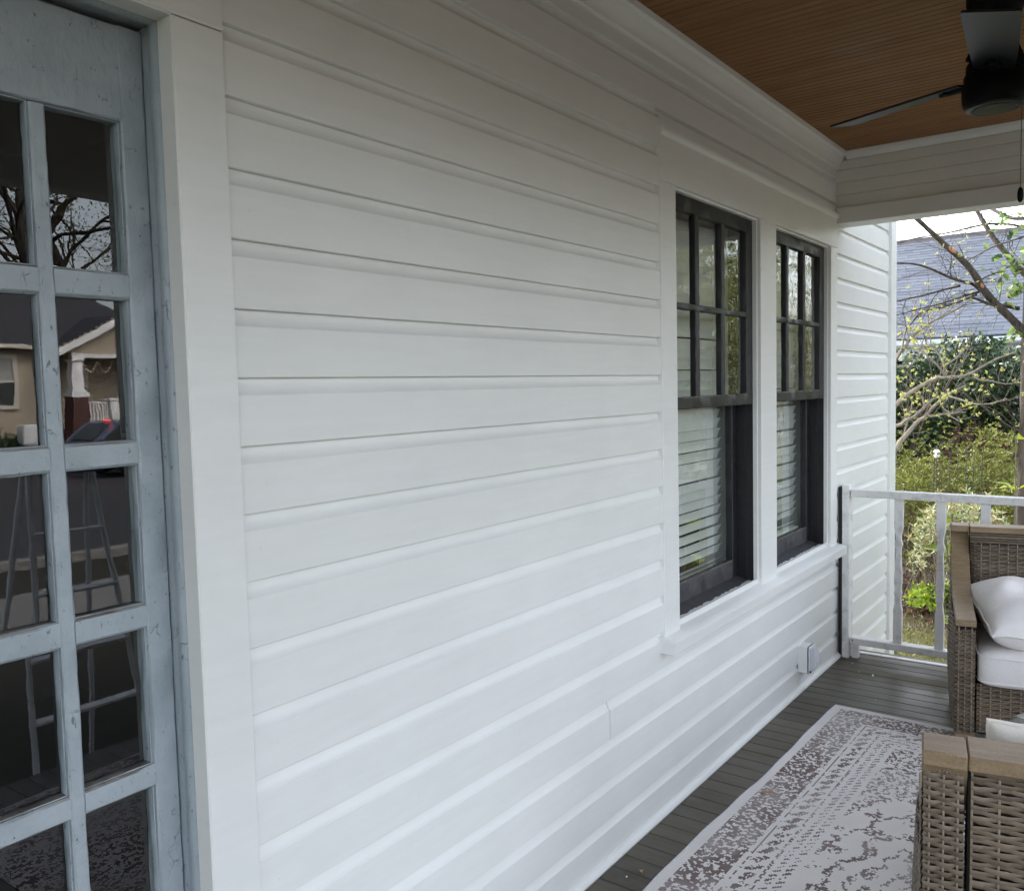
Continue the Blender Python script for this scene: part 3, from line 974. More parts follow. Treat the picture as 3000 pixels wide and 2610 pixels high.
def blind(ox, label, lift=0.0):
    x0, x1 = ox + .025, ox + OW - .030
    t = thing('window_blind', label, 'blind', ((x0 + x1) / 2, .178, .70), group='white slatted blinds inside the windows')
    yc = .178
    m = MB(); m.box(x0, x1, yc - .014, yc + .014, 2.155, 2.195, .002); part('head_rail', m, M_BLIND, t)
    # one slat, curved, nearly closed
    m = MB(); th = math.radians(66); n = 4; w = .050
    pts = []
    for i in range(n + 1):
        s = (i / n - .5) * w; bow = .0026 * (1 - (2 * i / n - 1) ** 2)
        pts.append((s * math.cos(th) - bow * math.sin(th), s * math.sin(th) + bow * math.cos(th)))
    prof = pts + [(p[0] + .0012, p[1] + .0004) for p in pts[::-1]]
    m.prism(prof, (x0, 0, 0), (x1, 0, 0), (0, -1, 0), (0, 0, 1))
    me = m.mesh('slat', M_BLIND, 40)
    z = .752 + lift; k = 0
    while z < 2.14:
        o = link('slat', me, t); o.location = Vector((0, yc, z)) - Vector(t.location)
        sag = .012 * math.exp(-k / 2.0)
        o.rotation_euler = (math.radians(30 * math.exp(-k / .5) + 2.0 * math.exp(-k / 4) + .18 * math.sin(k * 1.9)), rnd.uniform(-.002, .002), 0)
        o.location.x += rnd.uniform(-.0015, .0015)
        z += .0432; k += 1
    m = MB(); m.box(x0, x1, yc - .024, yc + .024, .708 + lift, .722 + lift, .003); part('bottom_rail', m, M_BLIND, t)
    m = MB()
    for fx in (.16, .84):
        xx = x0 + (x1 - x0) * fx
        m.tube([(xx, yc - .0265, 2.16), (xx, yc - .0265, .715 + lift)], .0009, 5)
        m.tube([(xx + .004, yc + .0255, 2.16), (xx + .004, yc + .0255, .715 + lift)], .0009, 5)
        m.tube([(xx, yc - .0265, .75 + lift), (xx + .01, yc - .028, .70), (xx + .035, yc - .027, .69), (xx + .03, yc - .028, .73)], .0012, 5)
    part('cord', m, M_CORD, t)
    return t
blind(OX[0], 'white slatted blind hanging inside the window nearer the blue door', 0.0)
blind(OX[1], 'white slatted blind hanging inside the window beside the railing', .028)

# ---- end beam of the porch ------------------------------------------------------
BX = 4.80
def beam_board(x0, x1, y0, y1, z0, z1, par, c=.002):
    m = MB(); m.box(x0, x1, y0, y1, z0, z1, c)
    return part('beam_board', m, M_HEAD, par)
m = MB(); m.box(BX + .03, BX + .145, -2.02, 0.001, 2.367, 2.74)
beam = part('porch_beam', m, M_HEAD, house)
zz = [2.449, 2.520, 2.585, 2.650, 2.700]
for i in range(4):
    m = MB()
    a, b = zz[i], zz[i + 1]
    m.prism([(.03, a), (0.004, a), (0.0, a + .003), (0.0, b - .006), (.005, b - .001), (.005, b), (.03, b)], (BX, -2.02, 0), (BX, .0145, 0), (1, 0, 0), (0, 0, 1))
    part('beam_board', m, M_HEAD, beam)
m = MB(); m.prism([(.012, 2.700), (-.004, 2.700), (-.010, 2.705), (-.016, 2.714), (-.022, 2.722), (-.024, 2.739), (.012, 2.739)], (BX, -2.02, 0), (BX, -.050, 0), (1, 0, 0), (0, 0, 1))
part('beam_crown', m, M_TRIM, beam)
m = MB(); m.box(BX - .022, BX + .0295, -2.02, -.0015, 2.365, 2.448, .002)
part('beam_trim', m, M_HEAD, beam)
# front beam and corner post of the porch (seen in the window glass)
m = MB(); m.box(-1.7, BX - .001, -2.02, -1.90, 2.367, 2.74, .003)
part('front_beam', m, M_HEAD, house)
m = MB(); m.box(4.745, 4.915, -2.01, -1.84, 0, 2.366, .004); m.box(4.725, 4.935, -2.03, -1.82, 0, .16, .004); m.box(4.725, 4.935, -2.03, -1.82, 2.28, 2.364, .004)
part('porch_post', m, M_TRIM, house)
m = MB(); m.box(-1.66, -1.49, -2.01, -1.84, 0, 2.366, .004)
part('porch_post', m, M_TRIM, house)

# ================================================================== PORCH FLOOR AND CEILING
ceil = struct('porch_ceiling')
x = -1.66
cw = .0835
m = MB()
mk = None
cp = [(0.0, 2.752), (0.0, 2.7440), (.0028, 2.7402), (.0385, 2.7402), (.0405, 2.7440), (.0431, 2.7440), (.0451, 2.7402), (.0802, 2.7402), (.083, 2.7440), (.083, 2.752)]
m.prism(cp, (0, -1.955, 0), (0, 0.0, 0), (1, 0, 0), (0, 0, 1))
mec = m.mesh('ceiling_board', M_CEIL, 25)
while x < BX + .05:
    o = link('ceiling_board', mec, ceil); o.location = (x, 0, rnd.uniform(-.0004, .0004))
    x += cw

floor = struct('porch_floor')
fx = -1.66
fws = []
while fx < 4.945:
    w = rnd.choice([.0825, .0825, .0825, .084, .0815])
    fws.append((fx, w)); fx += w
for (a, w) in fws:
    m = MB(); dz = rnd.uniform(-.0008, .0008)
    e = rnd.uniform(.0012, .0026); e2 = rnd.uniform(.0008, .002)
    m.prism([(e, -.022), (e, -.003 + dz), (e + .0022, dz), (w - e2 - .0022, dz), (w - e2, -.003 + dz), (w - e2, -.022)], (a, -2.04 + rnd.uniform(-.004, .004), 0), (a, -.0005, 0), (1, 0, 0), (0, 0, 1))
    part('floor_board', m, M_FLOOR, floor, 30)
m = MB(); m.box(-1.66, 4.95, -2.02, 0.0, -.05, -.0225); part('subfloor', m, M_DUCT, floor)
m = MB(); m.box(4.951, 4.985, -2.05, -.004, -.10, .004, .003); part('floor_nosing', m, M_RAIL, floor)
m = MB(); m.box(-1.66, 4.95, -2.03, -2.0, -.55, -.051); m.box(4.92, 4.95, -2.0, 0, -.55, -.051); part('porch_skirt', m, M_RAIL, floor)

# ================================================================== RAILING
rail = thing('porch_railing', 'white wooden railing with wavy flat balusters closing the far end of the porch', 'railing', (4.86, -.5, 0))
m = MB(); m.box(4.822, 4.905, -.0615, -.025, 0.0, .962, .0025); part('end_post', m, M_RAIL, rail)
m = MB(); m.box(4.828, 4.90, -.0245, -.006, 0.01, .95); part('post_gap_shade', m, M_GASKET_SHADE, rail)  # black strip standing in for the shade between post and wall
m = MB(); m.box(4.826, 4.884, -1.80, -.068, .898, .938, .003); part('top_rail', m, M_RAIL, rail)
m = MB(); m.box(4.820, 4.886, -1.80, -.069, .083, .119, .003); part('bottom_rail', m, M_RAIL, rail)
m = MB(); m.box(4.845, 4.88, -.105, -.072, 0.0, .083, .002); part('rail_block', m, M_RAIL, rail)
m = MB()
for (yy, zz_, r_) in ((-.082, .107, .0045), (-.082, .094, .003)):
    m.tube([(4.8195, yy, zz_), (4.827, yy, zz_)], r_, 8)
part('screw_hole', m, M_GASKET_SHADE, rail)
bal = [(0, 1), (.19, 1), (.215, .86), (.25, .60), (.275, .58), (.295, .74), (.31, .94), (.325, .76), (.35, .61), (.40, .58), (.46, .70), (.52, .86), (.57, .90), (.61, .74), (.635, .72), (.65, .92), (.67, .70), (.70, .62), (.73, .75), (.77, 1), (1, 1)]
m = MB(); H = .898 - .119
fr = [(.0215 * k_, -t_ * H) for t_, k_ in bal]
prof = fr + [(-a, b) for a, b in fr[::-1]]
nprof = len(prof)
v = []
for xq in (-.0125, .0125):
    for (a, b) in prof: v.append((xq, a, b))
nb = len(fr)
f = [(i, (i + 1) % nprof, nprof + (i + 1) % nprof, nprof + i) for i in range(nprof)]
for i in range(nb - 1):
    j = nprof - 1 - i
    f.append((i, j, j - 1, i + 1)); f.append((nprof + i, nprof + i + 1, nprof + j - 1, nprof + j))
m.add(v, f)
meb = m.mesh('baluster', M_RAIL, 30)
yb = -.3115
while yb > -1.78:
    o = link('baluster', meb, rail)
    o.location = Vector((4.852, yb, .898)) - Vector(rail.location)
    o.rotation_euler = (rnd.uniform(-.006, .006), 0, rnd.uniform(-.03, .03))
    yb -= .2035

front = thing('front_railing', 'white front railing beyond the right of the photo, mirrored in the window glass', 'railing', (3.4, -1.92, 0))
m = MB(); m.box(2.4, 4.74, -1.95, -1.89, .898, .938, .003); part('top_rail', m, M_RAIL, front)
m = MB(); m.box(2.4, 4.74, -1.95, -1.89, .083, .119, .003); part('bottom_rail', m, M_RAIL, front)
m = MB(); m.box(2.31, 2.40, -1.97, -1.87, 0, 1.0, .003); part('end_post', m, M_RAIL, front)
xb = 2.52
while xb < 4.7:
    o = link('baluster', meb, front)
    o.location = Vector((xb, -1.92, .898)) - Vector(front.location)
    o.rotation_euler = (0, 0, PI / 2)
    xb += .2035

# ================================================================== OUTLET BOX
ob = thing('outlet_box', 'white weatherproof outlet box with clear bubble cover low on the white wall', 'outlet box', (4.21, 0, .16))
m = MB(); m.box(4.170, 4.255, -.046, .004, .098, .228, .003); part('box', m, M_BOX, ob)
m = MB(); m.box(4.1685, 4.2565, -.0495, -.0462, .0965, .2295); part('gasket', m, M_GASKET_SHADE, ob)
m = MB(); m.box(4.169, 4.256, -.054, -.0497, .097, .229, .001); part('plate', m, M_BOX, ob)
m = MB()
yp = -.0542
prof = [(0, .222), (-.012, .220), (-.030, .150), (-.030, .135), (-.006, .104), (0, .104)]
m.prism(prof, (4.176, yp, 0), (4.249, yp, 0), (0, 1, 0), (0, 0, 1)); part('clear_cover', m, M_CLEAR, ob, 0)
m = MB(); m.box(4.1685, 4.178, -.062, -.0545, .103, .111, .001); part('latch', m, M_GASKET_SHADE, ob)

# ================================================================== CEILING FAN
FC = Vector((3.06, -.97, 2.45))
fan = thing('ceiling_fan', 'black ceiling fan with three flat blades hanging under the brown board ceiling', 'ceiling fan', (FC.x, FC.y, 2.74))
c = (FC.x, FC.y, 0)
m = MB(); m.lathe([(.074, 2.7399), (.080, 2.735), (.082, 2.68), (.079, 2.655), (.066, 2.628), (.040, 2.612), (.03, 2.610)], c, 36); part('canopy', m, M_FAN, fan)
m = MB(); m.lathe([(.026, 2.612), (.026, 2.545), (.045, 2.538), (.050, 2.52), (.050, 2.495)], c, 24); part('neck', m, M_FAN, fan)
m = MB(); m.lathe([(.05, 2.505), (.074, 2.500), (.080, 2.490), (.081, 2.462), (.086, 2.458), (.086, 2.440), (.090, 2.432), (.0915, 2.405), (.091, 2.382), (.086, 2.368), (.080, 2.362)], c, 40); part('motor', m, M_FAN, fan)
m = MB(); m.lathe([(.080, 2.3635), (.079, 2.357), (.066, 2.354), (.064, 2.3565), (.062, 2.3565), (.060, 2.353), (.02, 2.351)], c, 40); part('bottom_cap', m, M_BLADE, fan)
m = MB()
for i in range(2):
    m.tube([(FC.x + .083 * math.cos(a_ := 2.2 + i * 3.1), FC.y + .083 * math.sin(a_), 2.50), (FC.x + .05 * math.cos(a_), FC.y + .05 * math.sin(a_), 2.57)], .008, 8)
part('hanger_bracket', m, M_FAN, fan)
for adeg in (68, 186.5, 307):
    a = math.radians(adeg)
    u_ = np.array([math.cos(a), math.sin(a), 0]); n_ = np.array([-math.sin(a), math.cos(a), 0])
    pt = math.radians(-11)
    wv = n_ * math.cos(pt) + np.array([0, 0, math.sin(pt)])
    nv = np.cross(u_, wv)
    ctr = np.array([FC.x, FC.y, 2.452])
    m = MB()
    st = [(.088, .052), (.10, .055), (.20, .060), (.36, .066), (.50, .069), (.550, .069), (.553, .066)]
    th = .0035
    P = []
    for (r_, w_) in st:
        for (ss, tt) in ((-1, -th), (1, -th), (1, th), (-1, th)):
            P.append(ctr + u_ * r_ + wv * w_ * ss + nv * tt)
    n_st = len(st)
    f = []
    for i in range(n_st - 1):
        for j in range(4):
            f.append((i * 4 + j, i * 4 + (j + 1) % 4, i * 4 + 4 + (j + 1) % 4, i * 4 + 4 + j))
    f.append((0, 1, 2, 3)); f.append(tuple(range(n_st * 4 - 4, n_st * 4)))
    m.add(P, f)
    bl = part('blade', m, M_BLADE, fan, 30)
    m = MB()
    m.tube([ctr + u_ * .075, ctr + u_ * .11 - np.array([0, 0, .010]), ctr + u_ * .175 - np.array([0, 0, .009])], [.016, .017, .012], 8, flat=.4)
    for q in (-.02, .02):
        m.tube([ctr + u_ * .15 + wv * q - nv * .012, ctr + u_ * .15 + wv * q + nv * .008], .006, 8)
    part('blade_bracket', m, M_FAN, bl)
cx, cy = FC.x + .050, FC.y - .067
m = MB()
z = 2.372
while z > 2.116:
    m.lathe([(.0002, .0016), (.0014, .0011), (.0018, 0), (.0014, -.0011), (.0002, -.0016)], (cx, cy, z), 6); z -= .0036
m.tube([(cx, cy, 2.372), (cx, cy, 2.114)], .0007, 5)
part('pull_chain', m, M_CHAIN, fan)
m = MB(); m.lathe([(.002, 2.118), (.0065, 2.112), (.0085, 2.100), (.0085, 2.088), (.0065, 2.076), (.003, 2.072)], (cx, cy, 0), 14); part('chain_pull', m, M_FAN, fan)

# ================================================================== WICKER CHAIRS
def weave(m, org, U, V, N, ulim, h, pitch=.0092, stake=.042, amp=.0031, rv=.0045, rn=.0029, bow=None, seed=0, u0=None):
    """strands woven over and under upright stakes on a panel: org + u*U + v*V (+ n*N); ulim(v) gives the span of each row"""
    rg = np.random.default_rng(seed)
    org, U, V, N = [np.array(a, float) for a in (org, U, V, N)]
    k = 5
    ang = np.linspace(0, 2 * PI, k, endpoint=False) + PI / 2
    nrow = int(h / pitch)
    for r in range(nrow):
        v0 = (r + .5) * pitch
        a, b = ulim(v0)
        if b - a < .012: continue
        # two thin strands ride in every row
        ns = max(3, int((b - a) / (stake / 6)) + 1)
        u = np.linspace(a, b, ns)
        ph = r % 2
        q0 = stake / 2 if u0 is None else u0
        n = amp * np.cos(PI * (u - q0) / stake + PI * ph) + rg.normal(0, .00028, ns)
        vv = v0 + rg.normal(0, .0005, ns) + .0007 * math.sin(r * 1.7) + .0016 * np.sin(u * 9 + r * .35) + .0011 * np.sin(PI * (u - q0) / stake + PI * ph)
        if bow is not None: n = n + bow(u, vv)
        cen = org + u[:, None] * U + vv[:, None] * V + n[:, None] * N
        sc = 1 + rg.normal(0, .06)
        P = cen[:, None, :] + (np.cos(ang) * rv * sc)[None, :, None] * V + (np.sin(ang) * rn)[None, :, None] * N
        m.grid(P, wrap=True)

def stakes(m, org, U, V, N, us, vlim, r=.0026, bow=None):
    org, U, V, N = [np.array(a, float) for a in (org, U, V, N)]
    for u in us:
        v0, v1 = vlim(u)
        if v1 - v0 < .03: continue
        vs_ = np.linspace(v0, v1, 6)
        nn = np.zeros(6) if bow is None else bow(np.full(6, u), vs_)
        m.tube(org + u * U + vs_[:, None] * V + nn[:, None] * N, r, 5)

def chain_wraps(m, org, U, V, N, us, v, cnt=3):
    """the little groups of three upright wraps that lie over the weave"""
    org, U, V, N = [np.array(a, float) for a in (org, U, V, N)]
    for u in us:
        for q in range(cnt):
            uu = u + (q - 1) * .0062
            m.tube([org + uu * U + (v + s) * V + n * N for s, n in ((-.008, .001), (-.004, .0062), (.004, .0062), (.008, .001))], .0028, 5)

ARM = [(0.0, .505), (.10, .512), (.22, .522), (.34, .540), (.43, .580), (.50, .645), (.555, .73), (.60, .815)]   # underside of the arm cap: (back from the front, height)
AX = np.array([a for a, _ in ARM]); AZ = np.array([b for _, b in ARM])
CWID = .80
AW = .074
BACK_T = .818                   # top of the back, under its cap
def arm_h(x): return np.interp(x, AX, AZ)
def arm_x(z):
    """where the arm top starts for a given height (0 below the flat part)"""
    return 0.0 if z <= AZ[0] else float(np.interp(z, AZ, AX))
BKX = .60                       # outer face of the back at the top
def back_out(v):                # outer face of the back leans and bows
    return .60 - .045 * (1 - np.asarray(v) / .82) ** 1.0 + .014 * np.sin(PI * np.clip(np.asarray(v) / .82, 0, 1))

def make_chair(label):
    t = thing('wicker_armchair', label, 'armchair', (0, 0, 0), 0, 'wicker armchairs on the porch', world=False)
    hw = CWID / 2
    Z0 = .050
    # dark cores so the weave is never see-through
    m = MB()
    for s in (1, -1):
        ya, yb = s * (hw - .006), s * (hw - AW + .006)
        v = []; n = 14
        xs = np.linspace(.012, .585, n)
        for x in xs:
            zt = min(arm_h(x), .80) - .012
            v += [(x, ya, Z0 + .01), (x, yb, Z0 + .01), (x, yb, zt), (x, ya, zt)]
        f = []
        for i in range(n - 1):
            for j in range(4): f.append((i * 4 + j, i * 4 + (j + 1) % 4, i * 4 + 4 + (j + 1) % 4, i * 4 + 4 + j))
        f += [(0, 1, 2, 3), tuple(range(n * 4 - 4, n * 4))]
        m.add(v, f)
    iy = hw - AW - .004
    m.add([(.485, -iy, Z0 + .02), (.485, iy, Z0 + .02), (.545, iy, Z0 + .02), (.545, -iy, Z0 + .02), (.515, -iy, .81), (.515, iy, .81), (.588, iy, .81), (.588, -iy, .81)],
          [(0, 3, 2, 1), (4, 5, 6, 7), (0, 1, 5, 4), (1, 2, 6, 5), (2, 3, 7, 6), (3, 0, 4, 7)])
    m.box(.022, .50, -iy, iy, Z0 + .02, .262)
    part('frame', m, M_BACKING, t)
    Zx = (0, 0, 1)
    sd = 1
    for s in (1, -1):
        bw = lambda u, v: .014 * np.sin(PI * np.clip((v + .04) / .56, 0, 1)) * np.clip(np.sin(PI * np.clip(u / .585, 0, 1)), 0, 1) ** .5
        # outer side
        m = MB()
        lim = lambda v: (arm_x(v + Z0 + .012), .585)
        weave(m, (0, s * (hw - .003), Z0), (1, 0, 0), Zx, (0, s, 0), lim, .76, seed=sd, bow=bw); sd += 1
        part('arm_side_weave', m, M_WEAVE, t, 60, kind='stuff')
        m = MB(); stakes(m, (0, s * (hw - .003), Z0), (1, 0, 0), Zx, (0, s, 0), np.arange(.021, .58, .042), lambda u: (0, min(float(arm_h(u)), .80) - Z0 - .012), bow=bw)
        part('arm_side_stakes', m, M_STAKE, t, 60, kind='stuff')
        # inner side, above the seat
        m = MB()
        lim = lambda v: (arm_x(v + .24 + .012), .50)
        weave(m, (0, s * (hw - AW + .003), .24), (1, 0, 0), Zx, (0, -s, 0), lim, .56, seed=sd); sd += 1
        part('arm_inner_weave', m, M_WEAVE, t, 60, kind='stuff')
        # front of the arm
        m = MB()
        y0 = s * (hw - .001) if s > 0 else s * (hw - AW + .001)
        Ud = (0, -1, 0)
        weave(m, (.002, y0, Z0), Ud, Zx, (-1, 0, 0), lambda v: (0, AW - .002), .448, stake=.024, u0=.012, amp=.0030, seed=sd); sd += 1
        part('arm_front_weave', m, M_WEAVE, t, 60, kind='stuff')
        m = MB(); stakes(m, (.0015, y0, Z0), Ud, Zx, (-1, 0, 0), (.012, .036, .060), lambda u: (0, .45), .0026)
        chain_wraps(m, (.0015, y0, Z0), Ud, Zx, (-1, 0, 0), (.036,), .43); part('arm_front_stakes', m, M_STAKE, t, 60, kind='stuff')
        # back of the arm: a narrow upright panel at the rear corner
        m = MB()
        bo = lambda u, v: (back_out(v + Z0) - .60)
        weave(m, (.598, y0, Z0), Ud, Zx, (1, 0, 0), lambda v: (.002, AW - .004), .765, stake=.024, u0=.012, amp=.0032, pitch=.0090, rv=.0046, rn=.0030, seed=sd, bow=bo); sd += 1
        part('arm_back_weave', m, M_WEAVE, t, 60, kind='stuff')
        m = MB(); stakes(m, (.599, y0, Z0), Ud, Zx, (1, 0, 0), (.012, .036, .060), lambda u: (0, .765), .0021, bow=bo)
        chain_wraps(m, (.598, y0, Z0), Ud, Zx, (1, 0, 0), (.036,), .755); part('arm_back_stakes', m, M_STAKE, t, 60, kind='stuff')
        # wooden cap that runs from the front of the arm up to the top of the back
        m = MB()
        cx_ = np.concatenate([[-.008, 0.0], AX[1:-1], [.612]]); cz_ = np.concatenate([[.505, .505], AZ[1:-1], [.816]])
        xs = np.linspace(0, 1, 40); arc = np.concatenate([[0], np.cumsum(np.hypot(np.diff(cx_), np.diff(cz_)))]); arc /= arc[-1]
        px = np.interp(xs, arc, cx_); pz = np.interp(xs, arc, cz_)
        for _ in range(4):
            px[1:-1] = (px[:-2] + 2 * px[1:-1] + px[2:]) / 4; pz[1:-1] = (pz[:-2] + 2 * pz[1:-1] + pz[2:]) / 4
        tx = np.gradient(px); tz = np.gradient(pz); L = np.hypot(tx, tz); nx, nz = -tz / L, tx / L
        # the rear end is cut level: the cap becomes a block on top of the corner
        th = np.full(40, .028)
        ya, yb = s * (hw - .0005), s * (hw - AW - .002)
        P = []
        for i in range(40):
            a = (px[i], pz[i]); b = (px[i] + nx[i] * th[i], pz[i] + nz[i] * th[i])
            e = .0025
            P.append([(a[0], ya, a[1]), (b[0] - nx[i] * e, ya, b[1] - nz[i] * e), (b[0], ya - s * e, b[1]), (b[0], yb + s * e, b[1]), (b[0] - nx[i] * e, yb, b[1] - nz[i] * e), (a[0], yb, a[1])])
        k0 = m.n
        m.grid(np.array(P), wrap=True)
        m.f.append([k0 + i for i in range(6)]); m.f.append([k0 + 39 * 6 + i for i in range(6)])
        # solid rear block
        m.box(.520, .614, ya, yb, .812, .8415, .003)
        m.prism([(.52, .8135), (.60, .8135), (.60, .8375), (.538, .8375)], (0, min(ya, yb) + .0006, 0), (0, max(ya, yb) - .0006, 0), (1, 0, 0), (0, 0, 1))
        part('arm_cap', m, M_CAP, t, 40)
        # foot
        m = MB(); m.box(.0, .062, s * (hw - .002), s * (hw - AW), .0, .049, .002)
        part('foot', m, M_CAP, t)
        m = MB(); m.box(.50, .56, s * (hw - .002), s * (hw - AW), .0, .049, .002)
        part('foot', m, M_CAP, t)
    # back, outer face
    m = MB()
    bo = lambda u, v: (back_out(v + Z0) - .60)
    weave(m, (.596, iy, Z0 + .02), (0, -1, 0), Zx, (1, 0, 0), lambda v: (.004, 2 * iy - .004), .742, stake=.044, u0=.022, amp=.0034, pitch=.0090, rv=.0047, rn=.0030, seed=50, bow=bo)
    part('back_outer_weave', m, M_WEAVE, t, 60, kind='stuff')
    m = MB(); stakes(m, (.597, iy, Z0 + .02), (0, -1, 0), Zx, (1, 0, 0), np.arange(.022, 2 * iy, .044), lambda u: (0, .745), .0023, bow=bo)
    chain_wraps(m, (.596, iy, Z0 + .02), (0, -1, 0), Zx, (1, 0, 0), np.arange(.022, 2 * iy, .33), .735)
    part('back_outer_stakes', m, M_STAKE, t, 60, kind='stuff')
    # back, inner face with its rolled border
    bi = lambda u, v: -.032 * v / .55
    V_ = np.array((.030 / .55, 0, 1.0)); V_ /= np.linalg.norm(V_)
    m = MB()
    weave(m, (.484, iy - .028, .25), (0, -1, 0), V_, (-1, 0, 0), lambda v: (0, 2 * iy - .056), .515, stake=.036, amp=.0032, pitch=.0098, rv=.0047, seed=60)
    part('back_inner_weave', m, M_WEAVE, t, 60, kind='stuff')
    m = MB(); stakes(m, (.483, iy - .028, .25), (0, -1, 0), V_, (-1, 0, 0), np.arange(.018, 2 * iy - .056, .036), lambda u: (0, .52), .0027)
    part('back_inner_stakes', m, M_STAKE, t, 60, kind='stuff')
    m = MB()
    for s in (1, -1):                                      # vertical border: a coil
        n = 150
        for i in range(46):
            v = i * .0115
            cpt = np.array((.484, s * (iy - .014), .25)) + v * V_
            a = np.linspace(0, 2 * PI, 9)
            m.tube(cpt + np.stack([-np.cos(a) * .0105, np.sin(a) * .0115, .004 * np.sin(a)], -1), .0042, 5, cap=False)
    part('back_border', m, M_WEAVE, t, 60, kind='stuff')
    m = MB()
    for j in range(4):
        u = np.linspace(-iy, iy, 26)
        m.tube(np.stack([.5055 + .0022 * np.sin(u * 70 + j * PI), u, np.full(26, .772 + j * .0115)], -1), .0062, 5)
    part('back_top_band', m, M_WEAVE, t, 60, kind='stuff')
    m = MB(); m.box(.508, .6145, -iy - .001, iy + .001, .8125, .8405, .003); part('back_cap', m, M_CAP, t)
    # apron under the seat
    m = MB()
    weave(m, (.016, iy, Z0 + .01), (0, -1, 0), Zx, (-1, 0, 0), lambda v: (.003, 2 * iy - .003), .205, stake=.036, amp=.0027, seed=70)
    part('apron_weave', m, M_WEAVE, t, 60, kind='stuff')
    m = MB(); stakes(m, (.0155, iy, Z0 + .01), (0, -1, 0), Zx, (-1, 0, 0), np.arange(.018, 2 * iy, .036), lambda u: (0, .205), .0027)
    part('apron_stakes', m, M_STAKE, t, 60, kind='stuff')
    return t

def place_of(root, lx, ly, lz):
    return root.matrix_basis @ Vector((lx, ly, lz))

def cushion_mesh(name, a, b, h, mat, n=44, e1=.28, e2=.16, crown=.012):
    th = np.linspace(-PI / 2, PI / 2, n // 2 + 1); ph = np.linspace(-PI, PI, n, endpoint=False)
    f = lambda w, e: np.sign(w) * np.abs(w) ** e
    ct, st = f(np.cos(th), e1), f(np.sin(th), e1)
    P = np.stack([a * ct[:, None] * f(np.cos(ph), e2)[None, :], b * ct[:, None] * f(np.sin(ph), e2)[None, :], np.repeat((h * st)[:, None], n, 1)], -1)
    P[..., 2] += np.sign(P[..., 2]) * crown * (1 - np.clip(np.abs(P[..., 0]) / a, 0, 1) ** 2) * (1 - np.clip(np.abs(P[..., 1]) / b, 0, 1) ** 2)
    P[..., 2] += .003 * np.sin(P[..., 0] * 17 + 1) * np.cos(P[..., 1] * 13)
    m = MB(); m.grid(P, wrap=True)
    return m

def pillow_mesh(a, t, n=64, pinch=.035, seed=1, gather=.004):
    rg = np.random.default_rng(seed)
    u = np.linspace(-1, 1, n); U, V = np.meshgrid(u, u, indexing='ij')
    X = a * U * (1 - pinch * (1 - V ** 2)); Y = a * V * (1 - pinch * (1 - U ** 2))
    T = t * ((1 - np.abs(U) ** 2.6) * (1 - np.abs(V) ** 2.6)) ** .44
    wr = np.zeros_like(T)
    for _ in range(16):
        an = rg.uniform(0, PI); fr = rg.uniform(4, 9); p = rg.uniform(0, 6)
        cu, cv = rg.uniform(-.9, .9, 2)
        g = np.exp(-((U - cu) ** 2 + (V - cv) ** 2) / .16)
        wr += g * np.sin((U * math.cos(an) + V * math.sin(an)) * fr + p) * .015
    edge = (1 - U ** 2) * (1 - V ** 2)
    gath = np.sin(U * 31 + np.sin(V * 5)) * np.exp(-(1 - np.abs(V)) / .14) + np.sin(V * 29 + np.sin(U * 6)) * np.exp(-(1 - np.abs(U)) / .14)
    wr = wr + gather * gath
    m = MB()
    m.grid(np.stack([X, Y, T + wr * np.sqrt(np.clip(edge, 0, 1))], -1))
    m.grid(np.stack([X, Y, -T + wr * .6 * np.sqrt(np.clip(edge, 0, 1))], -1)[:, ::-1])
    s = np.linspace(-1, 1, 24)
    loop = [(x, -1) for x in s] + [(1, y) for y in s[1:]] + [(x, 1) for x in s[::-1][1:]] + [(-1, y) for y in s[::-1][1:-1]]
    L = np.array(loop); lx = a * L[:, 0] * (1 - pinch * (1 - L[:, 1] ** 2)); ly = a * L[:, 1] * (1 - pinch * (1 - L[:, 0] ** 2))
    ring = np.stack([lx, ly, .003 * np.sin(np.arange(len(L)) * .9)], -1)
    return m, np.vstack([ring, ring[:1]])

ANG = math.radians(11.8)
chair1 = make_chair('wicker armchair with pale grey cushions standing against the wavy baluster railing')
c1 = Vector((3.885, -.745, 0)); back1 = Vector((math.cos(ANG), math.sin(ANG), 0)); side1 = Vector((math.sin(ANG), -math.cos(ANG), 0))
o1 = c1 + side1 * (CWID / 2)
chair1.location = (o1.x, o1.y, .008); chair1.rotation_euler = (0, 0, ANG)
A2 = PI + math.radians(11.6)
back2 = Vector((math.cos(A2), math.sin(A2), 0))
# rear top corner nearest the wall at (1.689,-1.044): local (.614, -CWID/2) after the half turn
R2 = Matrix.Rotation(A2, 4, 'Z')
o2 = Vector((1.690, -1.045, 0)) - (R2 @ Vector((.614, -(CWID / 2 + .004), 0)))
chair2 = copy_tree(chair1, (o2.x, o2.y, .008), A2, 'wicker armchair seen from behind in the near right corner, its back turned to the camera')

